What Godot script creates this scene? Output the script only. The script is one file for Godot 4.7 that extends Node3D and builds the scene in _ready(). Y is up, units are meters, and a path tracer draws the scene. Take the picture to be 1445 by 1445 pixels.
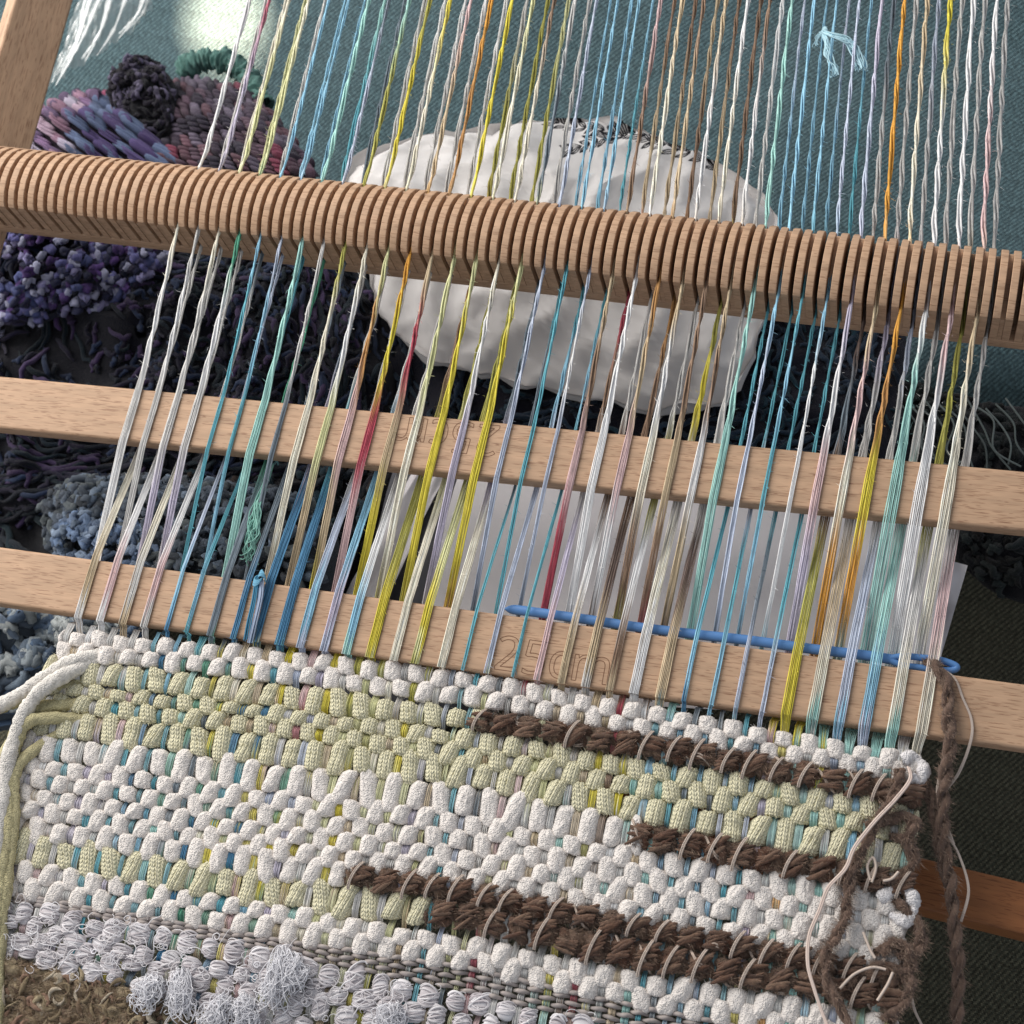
extends Node3D
# A frame loom close up: grooved heddle bar, two flat lease sticks, 72 warp bundles, a chunky half-woven cloth, a blue needle,
# and behind them a teal couch with knitted pieces and white paper bags. Lengths in metres; "loom" axes: x along the bars, y up the warp, z out of the loom towards the viewer.

const FOCAL := 2450.0          # pixels of the 1445-pixel photograph
const MID := 722.5
const AX := Vector3(0.96570612, 0.12438401, -0.22790416)   # the loom's axes as measured against the lens (x right, y down, z forward)
const AY := Vector3(0.19051754, -0.93582482, 0.29653831)
const AZ := Vector3(-0.17639375, -0.3297886, -0.92742909)
const FAR0 := Vector3(0, 0, 0.559140)
const PITCH := 0.003885        # metres between neighbouring slits of the heddle bar

var loom: Transform3D
var rng := RandomNumberGenerator.new()
var noise_a := FastNoiseLite.new()
var noise_b := FastNoiseLite.new()
var noise_c := FastNoiseLite.new()
var used := {}
var fibre: StandardMaterial3D
var wool: StandardMaterial3D
var tape: StandardMaterial3D
var knitted: StandardMaterial3D
var wood: StandardMaterial3D
var wood_end: StandardMaterial3D


func _ready() -> void:
	set_view_and_light()
	make_materials()
	build_couch()
	build_loom()
	build_heddle()
	build_lease_sticks()
	build_background()
	build_warps()
	build_cloth()
	build_needle_and_yarn()


# ------------------------------------------------------------------ view and light
func set_view_and_light() -> void:
	rng.seed = 11
	noise_a.seed = 3
	noise_a.noise_type = FastNoiseLite.TYPE_SIMPLEX_SMOOTH
	noise_a.fractal_octaves = 1
	noise_a.frequency = 1.0
	noise_b.seed = 8
	noise_b.noise_type = FastNoiseLite.TYPE_SIMPLEX_SMOOTH
	noise_b.fractal_octaves = 3
	noise_b.frequency = 1.0
	noise_c.seed = 5
	noise_c.noise_type = FastNoiseLite.TYPE_CELLULAR
	noise_c.cellular_return_type = FastNoiseLite.RETURN_DISTANCE
	noise_c.fractal_octaves = 1
	noise_c.frequency = 1.0
	var cam := Camera3D.new()
	cam.name = "camera"
	cam.fov = rad_to_deg(2.0 * atan(MID / FOCAL))
	cam.near = 0.05
	cam.far = 20.0
	cam.transform = Transform3D(Basis(Vector3.RIGHT, deg_to_rad(-34.0)), Vector3(0, 1.05, 0.5))
	var lens := CameraAttributesPhysical.new()
	lens.frustum_focal_length = 40.7
	lens.frustum_focus_distance = 0.552
	lens.exposure_aperture = 18.0
	cam.attributes = lens
	cam.fov = rad_to_deg(2.0 * atan(MID / FOCAL))
	add_child(cam)
	cam.current = true
	var flip := func(p: Vector3) -> Vector3: return Vector3(p.x, -p.y, -p.z)
	loom = cam.transform * Transform3D(Basis(flip.call(AX), flip.call(AY), flip.call(AZ)), flip.call(FAR0))
	var we := WorldEnvironment.new()
	we.name = "room_air"
	var e := Environment.new()
	e.background_mode = Environment.BG_COLOR
	e.background_color = Color(0.60, 0.62, 0.65)
	e.background_energy_multiplier = 1.05
	e.tonemap_mode = Environment.TONE_MAPPER_LINEAR
	e.tonemap_exposure = 1.0
	e.ssao_enabled = true
	e.ssil_enabled = true
	e.sdfgi_enabled = true
	we.environment = e
	add_child(we)
	var lamp := AreaLight3D.new()     # the window, up to the left of the loom
	lamp.name = "window_light"
	lamp.area_size = Vector2(0.85, 1.0)
	lamp.light_color = Color(1.0, 0.98, 0.955)
	lamp.light_energy = 1.4
	lamp.area_range = 6.0
	lamp.shadow_enabled = true
	add_child(lamp)
	lamp.global_position = loom * Vector3(-0.62, 0.40, 0.46)
	lamp.look_at(loom * Vector3(0.02, 0.0, 0.0), Vector3.UP)
	var beam := SpotLight3D.new()     # a slip of sun through the same window, on the couch
	beam.name = "sun_slip"
	beam.light_color = Color(1.0, 0.85, 0.72)
	beam.light_energy = 13.0
	beam.spot_range = 4.0
	beam.spot_attenuation = 2.0
	beam.spot_angle = 1.25
	beam.spot_angle_attenuation = 0.02
	beam.light_size = 0.002
	beam.shadow_enabled = true
	add_child(beam)
	beam.global_position = loom * Vector3(-0.50, 0.75, 0.55)
	beam.look_at(loom * px(296, -22, -0.155), Vector3.UP)


# ------------------------------------------------------------------ small helpers
func px(x: float, y: float, h := 0.0) -> Vector3:      # a place measured in the photograph, at height h over the plane of the loom
	var d := Vector3(x - MID, y - MID, FOCAL)
	var t := (FAR0 + AZ * h).dot(AZ) / d.dot(AZ)
	var q := d * t - FAR0
	return Vector3(q.dot(AX), q.dot(AY), h)


func rgb(r: float, g: float, b: float) -> Color:
	return Color(r / 255.0, g / 255.0, b / 255.0).srgb_to_linear()


func jit(c: Color, amount: float) -> Color:
	var k := 1.0 + rng.randf_range(-amount, amount)
	return Color(clampf(c.r * k, 0, 1), clampf(c.g * k, 0, 1), clampf(c.b * k, 0, 1))


func rr(a: float, b: float) -> float:
	return rng.randf_range(a, b)


func numbered(called: String) -> String:
	var k: int = used.get(called, 0)
	used[called] = k + 1
	return called if k == 0 else "%s_%03d" % [called, k]


func thing(called: String, label: String, category: String, group := "", base := Vector3.ZERO) -> Node3D:
	var o := Node3D.new()
	o.name = numbered(called)
	o.transform = loom * Transform3D(Basis(), base)
	tag(o, label, category, group)
	add_child(o)
	return o


func tag(o: Node3D, label: String, category := "", group := "", kind := "") -> void:
	if label:
		o.set_meta("label", label)
	if category:
		o.set_meta("category", category)
	if group:
		o.set_meta("group", group)
	if kind:
		o.set_meta("kind", kind)


func part(called: String, m: Mesh, mat: Material, parent: Node3D, kind := "") -> MeshInstance3D:
	var o := MeshInstance3D.new()
	o.name = called
	o.mesh = m
	o.material_override = mat
	if kind:
		o.set_meta("kind", kind)
	parent.add_child(o, true)
	return o


class Shape:
	var v := PackedVector3Array()
	var n := PackedVector3Array()
	var c := PackedColorArray()
	var t := PackedVector2Array()
	var f := PackedInt32Array()

	# a sheet of nu x nv points (index i * nv + j); side +1 when du x dv points out of the body
	func sheet(p: PackedVector3Array, nu: int, nv: int, cols: PackedColorArray, side := 1.0, round_v := false, uvs := PackedVector2Array(), one := Color.WHITE) -> void:
		var at := v.size()
		v.append_array(p)
		if cols.size() == p.size():
			c.append_array(cols)
		else:
			var cc := PackedColorArray()
			cc.resize(p.size())
			cc.fill(one)
			c.append_array(cc)
		if uvs.size() == p.size():
			t.append_array(uvs)
		else:
			var tt := PackedVector2Array()
			tt.resize(p.size())
			t.append_array(tt)
		for i in nu:
			var i0 := maxi(i - 1, 0) * nv
			var i1 := mini(i + 1, nu - 1) * nv
			for j in nv:
				var j0 := (j - 1 + nv) % nv if round_v else maxi(j - 1, 0)
				var j1 := (j + 1) % nv if round_v else mini(j + 1, nv - 1)
				var r := i * nv
				n.append(((p[i1 + j] - p[i0 + j]).cross(p[r + j1] - p[r + j0]) * side * 1e6).normalized())
		var last := nv if round_v else nv - 1
		for i in nu - 1:
			for j in last:
				var a := at + i * nv + j
				var b := at + i * nv + (j + 1) % nv
				if side > 0:
					f.append_array([a, b, a + nv, b, b + nv, a + nv])
				else:
					f.append_array([a, a + nv, b, b, a + nv, b + nv])

	func tube(p: PackedVector3Array, radius: PackedFloat32Array, sides: int, cols: PackedColorArray, flat := 1.0, up := Vector3(0, 0, 1), capped := false) -> void:
		var at := v.size()
		var m := p.size()
		var cs := PackedFloat32Array()
		var sn := PackedFloat32Array()
		for k in sides:
			cs.append(cos(TAU * k / sides))
			sn.append(sin(TAU * k / sides))
		for i in m:
			var d := p[mini(i + 1, m - 1)] - p[maxi(i - 1, 0)]
			d = d.normalized()
			var a := d.cross(up)
			if a.length_squared() < 1e-4:
				a = d.cross(Vector3(0.3, 0.8, 0.2))
			a = a.normalized()
			var b := d.cross(a)
			var r := radius[i] if radius.size() == m else radius[0]
			var col := cols[i] if cols.size() == m else cols[0]
			for k in sides:
				v.append(p[i] + a * (r * cs[k]) + b * (r * flat * sn[k]))
				n.append((a * (cs[k] * flat) + b * sn[k]).normalized())
				c.append(col)
				t.append(Vector2(float(i), float(k) / sides))
		for i in m - 1:
			for k in sides:
				var q := at + i * sides + k
				var w := at + i * sides + (k + 1) % sides
				f.append_array([q, q + sides, w, w, q + sides, w + sides])
		if capped:
			for e in 2:
				var ring := at + e * (m - 1) * sides
				for k in range(1, sides - 1):
					if e == 1:
						f.append_array([ring, ring + k + 1, ring + k])
					else:
						f.append_array([ring, ring + k, ring + k + 1])

	# an egg-shaped bead: axes a, b, z are vectors with the half lengths in them
	func bead(mid: Vector3, a: Vector3, b: Vector3, z: Vector3, col: Color, nu := 7, nv := 8) -> void:
		var p := PackedVector3Array()
		for i in nu:
			var la := PI * (i / float(nu - 1) - 0.5) * 0.999
			for j in nv:
				var lo := TAU * j / nv
				p.append(mid + a * (signf(la) * pow(absf(sin(la)), 0.8)) + (b * cos(lo) + z * sin(lo)) * pow(cos(la), 0.62))
		var side := -1.0 if a.cross(b).dot(z) > 0 else 1.0
		sheet(p, nu, nv, PackedColorArray(), side, true, PackedVector2Array(), col)

	func wisp(p: Vector3, q: Vector3, r: Vector3, w: Vector3, col: Color) -> void:      # a bent hair of two slivers
		blade(p, q, w, col)
		blade(q - (q - p) * 0.35, r, w * 0.7, col)

	func blade(p: Vector3, q: Vector3, w: Vector3, col: Color) -> void:
		var at := v.size()
		v.append_array([p - w, p + w, q])
		var nn := (q - p).cross(w).normalized()
		n.append_array([nn, nn, nn])
		c.append_array([col, col, col])
		t.append_array([Vector2.ZERO, Vector2.ZERO, Vector2.ZERO])
		if (q - (p - w)).cross(2.0 * w).dot(nn) > 0:
			f.append_array([at, at + 1, at + 2])
		else:
			f.append_array([at, at + 2, at + 1])

	func quad(a: Vector3, b: Vector3, d: Vector3, e: Vector3, out: Vector3, uv0 := Vector2.ZERO, uv1 := Vector2.ONE, col := Color.WHITE) -> void:    # corners in order round the face
		var at := v.size()
		v.append_array([a, b, d, e])
		var nn := (b - a).cross(d - a).normalized()
		var turned := nn.dot(out) < 0
		if turned:
			nn = -nn
		n.append_array([nn, nn, nn, nn])
		c.append_array([col, col, col, col])
		t.append_array([uv0, Vector2(uv1.x, uv0.y), uv1, Vector2(uv0.x, uv1.y)])
		if turned:
			f.append_array([at, at + 1, at + 2, at, at + 2, at + 3])
		else:
			f.append_array([at, at + 2, at + 1, at, at + 3, at + 2])

	func mesh() -> ArrayMesh:
		var arrays := []
		arrays.resize(Mesh.ARRAY_MAX)
		arrays[Mesh.ARRAY_VERTEX] = v
		arrays[Mesh.ARRAY_NORMAL] = n
		arrays[Mesh.ARRAY_COLOR] = c
		arrays[Mesh.ARRAY_TEX_UV] = t
		arrays[Mesh.ARRAY_INDEX] = f
		var m := ArrayMesh.new()
		m.add_surface_from_arrays(Mesh.PRIMITIVE_TRIANGLES, arrays)
		return m


func smooth_path(ctrl: Array, per: int) -> PackedVector3Array:      # Catmull-Rom through the given points
	var out := PackedVector3Array()
	var m := ctrl.size()
	for i in m - 1:
		var a: Vector3 = ctrl[maxi(i - 1, 0)]
		var b: Vector3 = ctrl[i]
		var d: Vector3 = ctrl[i + 1]
		var e: Vector3 = ctrl[mini(i + 2, m - 1)]
		for k in per:
			out.append(b.cubic_interpolate(d, a, e, k / float(per)))
	out.append(ctrl[m - 1])
	return out


# ------------------------------------------------------------------ materials
func make_materials() -> void:
	fibre = StandardMaterial3D.new()
	fibre.vertex_color_use_as_albedo = true
	fibre.roughness = 0.75
	fibre.metallic_specular = 0.3
	wool = StandardMaterial3D.new()
	wool.vertex_color_use_as_albedo = true
	wool.roughness = 0.95
	wool.metallic_specular = 0.15
	wool.rim_enabled = true
	wool.rim = 0.35
	wool.rim_tint = 0.6
	wool.uv1_triplanar = true
	wool.uv1_scale = Vector3.ONE * 90.0
	wool.heightmap_enabled = true
	wool.heightmap_texture = ImageTexture.create_from_image(fibre_relief())
	wool.heightmap_scale = 0.035
	tape = StandardMaterial3D.new()
	tape.vertex_color_use_as_albedo = true
	tape.roughness = 0.9
	tape.metallic_specular = 0.2
	tape.uv1_triplanar = true
	tape.uv1_scale = Vector3.ONE * 80.0
	tape.heightmap_enabled = true
	tape.heightmap_texture = ImageTexture.create_from_image(terry_relief())
	tape.heightmap_scale = 0.05
	knitted = StandardMaterial3D.new()
	knitted.vertex_color_use_as_albedo = true
	knitted.roughness = 0.9
	knitted.metallic_specular = 0.2
	knitted.heightmap_enabled = true
	knitted.heightmap_texture = ImageTexture.create_from_image(stitch_relief())
	knitted.heightmap_scale = 0.055
	wood = StandardMaterial3D.new()
	wood.albedo_texture = ImageTexture.create_from_image(wood_image(1024, 512, 1))
	wood.roughness = 0.55
	wood.metallic_specular = 0.4
	wood_end = StandardMaterial3D.new()
	wood_end.albedo_color = Color(0.62, 0.46, 0.34)
	wood_end.roughness = 0.7


func wood_image(w: int, h: int, s: int) -> Image:      # beech: 10 pixels per millimetre, short dark rays along the grain
	var im := Image.create_empty(w, h, false, Image.FORMAT_RGB8)
	var nz := FastNoiseLite.new()
	nz.seed = s
	nz.frequency = 0.004
	nz.fractal_octaves = 3
	for y in h:
		for x in w:
			var wrap := absf(x / float(w) * 2.0 - 1.0)
			var band := nz.get_noise_2d(wrap * w * 0.35, y * 5.0) * 0.5 + nz.get_noise_2d(wrap * w * 1.5, y * 30.0 + 900.0) * 0.28
			var k := 1.0 + band * 0.16
			im.set_pixel(x, y, Color(0.735 * k, 0.603 * k, 0.49 * k))
	var r := RandomNumberGenerator.new()
	r.seed = s + 40
	for i in 1500:
		var x0 := r.randi_range(0, w - 1)
		var y0 := r.randi_range(0, h - 1)
		var n := r.randi_range(14, 62)
		var deep := r.randf_range(0.12, 0.5)
		var slope := r.randf_range(-0.06, 0.02)
		var thick := 3 if r.randf() < 0.4 else 2
		for k in n:
			var fade := deep * sin(PI * (k + 0.5) / n)
			for b in thick:
				var xx := (x0 + k) % w
				var yy := (y0 + int(k * slope) + b + h) % h
				im.set_pixel(xx, yy, im.get_pixel(xx, yy).lerp(Color(0.42, 0.28, 0.2), fade))
	im.generate_mipmaps()
	return im


func fibre_relief() -> Image:       # matted wool: short crossing fibres, 11 mm a side
	var n := 256
	var a := PackedFloat32Array()
	a.resize(n * n)
	var r := RandomNumberGenerator.new()
	r.seed = 91
	for k in 2600:
		var x := r.randf() * n
		var y := r.randf() * n
		var an := r.randf() * TAU
		var top := r.randf_range(0.3, 1.0)
		for q in 26:
			an += r.randf_range(-0.16, 0.16)
			x += cos(an)
			y += sin(an)
			var at := posmod(int(y), n) * n + posmod(int(x), n)
			a[at] = maxf(a[at], top)
	return grey(a, n)


func terry_relief() -> Image:       # pimpled tape: packed round loops, 12.5 mm a side
	var n := 256
	var a := PackedFloat32Array()
	a.resize(n * n)
	var r := RandomNumberGenerator.new()
	r.seed = 92
	for k in 2000:
		var x := r.randi_range(0, n - 1)
		var y := r.randi_range(0, n - 1)
		var rad := r.randf_range(3.6, 6.2)
		var top := r.randf_range(0.55, 1.0)
		for dy in range(-9, 10):
			for dx in range(-9, 10):
				var d := sqrt(dx * dx + dy * dy) / rad
				if d < 1.0:
					var at := posmod(y + dy, n) * n + posmod(x + dx, n)
					a[at] = maxf(a[at], top * sqrt(1.0 - d * d))
	return grey(a, n)


func stitch_relief() -> Image:      # plain knitting: 4 x 4 stitches, each a V of two leaning loops
	var n := 256
	var a := PackedFloat32Array()
	a.resize(n * n)
	for y in n:
		for x in n:
			var u := x / 64.0
			var fx := absf(u - floor(u) - 0.5)
			var v := y / 64.0 + fx * 1.15
			var fy := v - floorf(v) - 0.5
			var arm := maxf(0.0, 1.0 - pow(absf(fx - 0.25) / 0.25, 2.0))
			a[y * n + x] = arm * maxf(0.0, 1.0 - pow(fy / 0.5, 2.0))
	return grey(a, n)


func grey(a: PackedFloat32Array, n: int) -> Image:
	var im := Image.create_empty(n, n, false, Image.FORMAT_RGB8)
	for y in n:
		for x in n:
			var v := a[y * n + x]
			im.set_pixel(x, y, Color(v, v, v))
	return im


func weave_images() -> Array:       # upholstery twill, 24 ribs across
	var size := 384
	var im := Image.create_empty(size, size, false, Image.FORMAT_RGB8)
	var hi := Image.create_empty(size, size, false, Image.FORMAT_RGB8)
	var r := RandomNumberGenerator.new()
	r.seed = 4
	var cell := 16
	var n := size / cell
	var tone := []
	for i in n * n:
		tone.append(r.randf_range(-1, 1))
	for y in size:
		for x in size:
			var cx := x / cell
			var cy := y / cell
			var q := (cx + cy) % 4
			var fx := (x % cell) / float(cell) - 0.5
			var fy := (y % cell) / float(cell) - 0.5
			var over := q < 2
			var hgt := (cos(fx * PI) * 0.6 + 0.4) * (cos(fy * PI * 0.7)) if over else (cos(fy * PI) * 0.5 + 0.3) * 0.6
			var tn: float = tone[cy * n + cx]
			var k := 1.0 + tn * 0.22
			var base := Color(0.40, 0.495, 0.515) if over else Color(0.265, 0.345, 0.37)
			im.set_pixel(x, y, Color(base.r * k, base.g * k, base.b * k))
			hi.set_pixel(x, y, Color(hgt, hgt, hgt))
	im.generate_mipmaps()
	return [im, hi]


# ------------------------------------------------------------------ couch
func build_couch() -> void:
	var tex := weave_images()
	var m := StandardMaterial3D.new()
	m.albedo_texture = ImageTexture.create_from_image(tex[0])
	m.heightmap_enabled = true
	m.heightmap_texture = ImageTexture.create_from_image(tex[1])
	m.heightmap_scale = 0.06
	m.roughness = 0.9
	m.metallic_specular = 0.2
	m.rim_enabled = true
	m.rim = 0.2
	var o := thing("couch", "teal woven couch behind the loom, its backrest filling the top of the picture", "couch")
	var back := Shape.new()
	cushion(back, px(-500, -420, -0.15), px(1980, -300, -0.15), px(1800, 640, -0.19), px(-560, 480, -0.19), 0.012, 0.06)
	part("backrest", back.mesh(), m, o)
	var seat := Shape.new()
	cushion(seat, px(-560, 470, -0.13), px(1900, 610, -0.17), px(2200, 2000, -0.075), px(-700, 2000, -0.075), 0.015, 0.06)
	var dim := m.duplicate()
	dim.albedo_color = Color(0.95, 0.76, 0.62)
	part("seat_cushion", seat.mesh(), dim, o)


func cushion(s: Shape, a: Vector3, b: Vector3, d: Vector3, e: Vector3, puff: float, thick: float) -> void:
	var nu := 60
	var nv := 44
	var p := PackedVector3Array()
	var uv := PackedVector2Array()
	var out := (b - a).cross(e - a).normalized()
	if out.z < 0:
		out = -out
	var wide := (b - a).length()
	var tall := (e - a).length()
	for i in nu:
		var s0 := i / float(nu - 1)
		for j in nv:
			var t0 := j / float(nv - 1)
			var q := a.lerp(b, s0).lerp(e.lerp(d, s0), t0)
			var edge := minf(1.0, minf(minf(s0, 1 - s0) * 9.0, minf(t0, 1 - t0) * 7.0))
			var lift := sqrt(1.0 - (1.0 - edge) * (1.0 - edge)) * thick - thick
			lift += puff * noise_b.get_noise_2d(s0 * 2.3 + a.y * 9.0, t0 * 1.9)
			p.append(q + out * lift)
			uv.append(Vector2(s0 * wide, t0 * tall) / 0.0165)
	s.sheet(p, nu, nv, PackedColorArray(), 1.0 if (b - a).cross(e - a).dot(out) > 0 else -1.0, false, uv)


# ------------------------------------------------------------------ loom frame
func beam_between(s: Shape, a: Vector3, b: Vector3, tall: Vector3, deep: Vector3, bevel := 0.0008, uv_at := 0.0) -> void:
	# a rounded plank from a to b; tall and deep are half extents
	var ring := []
	var ty := tall.length()
	var dz := deep.length()
	for k in 4:
		var sx := [1, -1, -1, 1][k] as float
		var sz := [1, 1, -1, -1][k] as float
		for q in 4:
			var an := PI / 2 * k + PI / 2 * q / 3.0
			ring.append(Vector2(sx * (ty - bevel) + bevel * cos(an), sz * (dz - bevel) + bevel * sin(an)))
	var p := PackedVector3Array()
	var uv := PackedVector2Array()
	var along := (b - a).length()
	var nu := 24
	var around := PackedFloat32Array([0.0])
	for k in range(1, 17):
		around.append(around[k - 1] + (ring[k % 16] - ring[k - 1]).length())
	for i in nu:
		var t := i / float(nu - 1)
		for k in 17:
			var r: Vector2 = ring[k % 16]
			p.append(a.lerp(b, t) + tall.normalized() * r.x + deep.normalized() * r.y)
			uv.append(Vector2(t * along / 0.1024 + uv_at, around[k] / 0.0512 + uv_at * 3.3))
	var out_first := p[1] - a
	var du := p[17] - p[0]
	var dv := p[2] - p[0]
	s.sheet(p, nu, 17, PackedColorArray(), 1.0 if du.cross(dv).dot(out_first) > 0 else -1.0, false, uv)
	for e in 2:
		var at := s.v.size()
		var o: Vector3 = (a if e == 0 else b)
		var out := (a - b).normalized() * (1.0 if e == 0 else -1.0)
		for k in 16:
			var r: Vector2 = ring[k]
			s.v.append(o + tall.normalized() * r.x + deep.normalized() * r.y)
			s.n.append(out)
			s.c.append(Color.WHITE)
			s.t.append(Vector2(r.x, r.y) / 0.05)
		var flipped: bool = (s.v[at + 2] - s.v[at]).cross(s.v[at + 1] - s.v[at]).dot(out) < 0
		for k in range(1, 15):
			s.f.append_array([at, at + k + 1, at + k] if flipped else [at, at + k, at + k + 1])


func build_loom() -> void:
	var o := thing("loom_frame", "pale beech frame of the loom: post at top left and rail low on the right", "loom frame")
	var post := Shape.new()
	var t0 := px(74, -60, -0.02)
	var t1 := px(-30, 300, -0.02)
	var d := (t1 - t0).normalized()
	var a55 := deg_to_rad(55.0)
	var broad := Vector3(cos(a55), 0, -sin(a55))
	beam_between(post, t0 - d * 0.25, t1 + d * 0.45, broad * 0.0115, Vector3(sin(a55), 0, cos(a55)) * 0.0042, 0.0012, 0.3)
	part("side_post", post.mesh(), wood, o)
	var rail := Shape.new()
	var a := px(1290, 1250, -0.035)
	var b := px(1445, 1288, -0.035)
	var along := (b - a).normalized()
	beam_between(rail, a - along * 0.10, b + along * 0.12, Vector3(0, 0.0075, 0), Vector3(0, 0, 0.010), 0.0015, 0.7)
	var shaded_wood := wood.duplicate()
	shaded_wood.albedo_color = Color(0.8, 0.63, 0.48)  # same beech; the rail's warm shade is put into this darker tint
	part("lower_rail", rail.mesh(), shaded_wood, o)


# ------------------------------------------------------------------ heddle bar
func heddle_axis() -> Array:
	var a := px(0, 291, 0.012)
	var b := px(1445, 453, 0.012)
	return [a, (b - a).normalized()]


func build_heddle() -> void:
	var ax := heddle_axis()
	var a: Vector3 = ax[0]
	var dir: Vector3 = ax[1]
	var up := Vector3(-dir.y, dir.x, 0).normalized()
	var o := thing("heddle_bar", "long rounded beech heddle bar cut with many narrow slits, across the warp", "heddle bar")
	o.transform = loom * Transform3D(Basis(dir, up, Vector3(0, 0, 1)), a - Vector3(0, 0, 0.012))
	var face := [[0.0, 0.0118], [0.0012, 0.0132], [0.0045, 0.0150], [0.009, 0.0160], [0.0135, 0.0158], [0.018, 0.0144], [0.022, 0.0119], [0.0255, 0.0083], [0.0282, 0.0038], [0.0294, -0.0004], [0.0298, -0.0045]]
	var kinds := []
	for k in 7:
		kinds.append(tooth(face, 0.00116 + (k % 3) * 0.00002, k))
	var first := -27
	var last := 76
	for i in range(first, last):
		var at := (-0.1354 + PITCH * (i + 0.5) - a.x) / dir.x
		var t := part("tooth", kinds[(i * 5 + 31) % 7], wood, o)
		t.position = Vector3(at, rr(-0.00004, 0.00004), rr(-0.00005, 0.00005))
	var core := Shape.new()
	var lo := (-0.1354 + PITCH * first - a.x) / dir.x
	var hi := (-0.1354 + PITCH * last - a.x) / dir.x
	beam_between(core, Vector3(lo, 0.0149, -0.0066), Vector3(hi, 0.0149, -0.0066), Vector3(0, 0.0149, 0), Vector3(0, 0, 0.0027), 0.0006, 0.15)
	part("bar_core", core.mesh(), wood, o)
	for i in range(first + 1, last):
		if i % 2 == 0:
			var at := (-0.1354 + PITCH * i - a.x) / dir.x
			var w := part("slit_floor", web_mesh(), wood, o)
			w.position = Vector3(at, 0, 0)


var web_cache: Mesh
func web_mesh() -> Mesh:
	if web_cache:
		return web_cache
	var s := Shape.new()
	beam_between(s, Vector3(-0.0007, 0.0121, 0.0024), Vector3(0.0007, 0.0121, 0.0024), Vector3(0, 0.0118, 0), Vector3(0, 0, 0.0073), 0.0005, 0.4)
	web_cache = s.mesh()
	return web_cache


func tooth(face: Array, half: float, k: int) -> Mesh:
	var s := Shape.new()
	var ring := []
	for q in face:
		ring.append(Vector2(q[0], q[1]))
	ring.append(Vector2(0.0, -0.0045))
	var m := ring.size()
	var mid := Vector2(0.013, 0.005)
	var rows := [[-half, 0.00022], [-half + 0.00007, 0.00007], [-half + 0.00022, 0.0], [half - 0.00022, 0.0], [half - 0.00007, 0.00007], [half, 0.00022]]
	var p := PackedVector3Array()
	var uv := PackedVector2Array()
	for row in rows:
		var run := 0.0
		for j in m:
			var q: Vector2 = ring[j]
			if j:
				run += (ring[j] - ring[j - 1]).length()
			var inward: Vector2 = (mid - q).normalized() * row[1]
			p.append(Vector3(row[0], q.x + inward.x, q.y + inward.y))
			uv.append(Vector2(row[0] / 0.1024 + k * 0.137, run / 0.0512 + k * 0.31))
	var side := 1.0 if (p[m] - p[0]).cross(p[3] - p[2]).dot(Vector3(0, 0, 1)) > 0 else -1.0
	s.sheet(p, 6, m, PackedColorArray(), side, false, uv)
	# flat cheeks and underside
	for e in [-1.0, 1.0]:
		var at := s.v.size()
		for j in m:
			var q: Vector2 = ring[j]
			var inward := (mid - q).normalized() * 0.00022
			s.v.append(Vector3(e * half, q.x + inward.x, q.y + inward.y))
			s.n.append(Vector3(e, 0, 0))
			s.c.append(Color.WHITE)
			s.t.append(Vector2(q.y / 0.1024, q.x / 0.0512 + k * 0.2))
		var flipped: bool = (s.v[at + 5] - s.v[at]).cross(s.v[at + 2] - s.v[at]).dot(Vector3(e, 0, 0)) < 0
		for j in range(1, m - 1):
			s.f.append_array([at, at + j + 1, at + j] if flipped else [at, at + j, at + j + 1])
	s.quad(Vector3(-half, 0.0001, -0.0045), Vector3(half, 0.0001, -0.0045), Vector3(half, 0.0001, 0.0117), Vector3(-half, 0.0001, 0.0117), Vector3(0, -1, 0), Vector2(0, k * 0.1), Vector2(0.03, k * 0.1 + 0.3))
	return s.mesh()


# ------------------------------------------------------------------ lease sticks
func build_lease_sticks() -> void:
	stick("upper flat beech lease stick lying between the heddle bar and the lower stick", 528.0, 0.0969, 606.0, 0.0962, 0.1, true)
	stick("lower flat beech lease stick with the blue needle on its top edge", 768.0, 0.1398, 855.0, 0.1363, 0.55, false)


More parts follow.
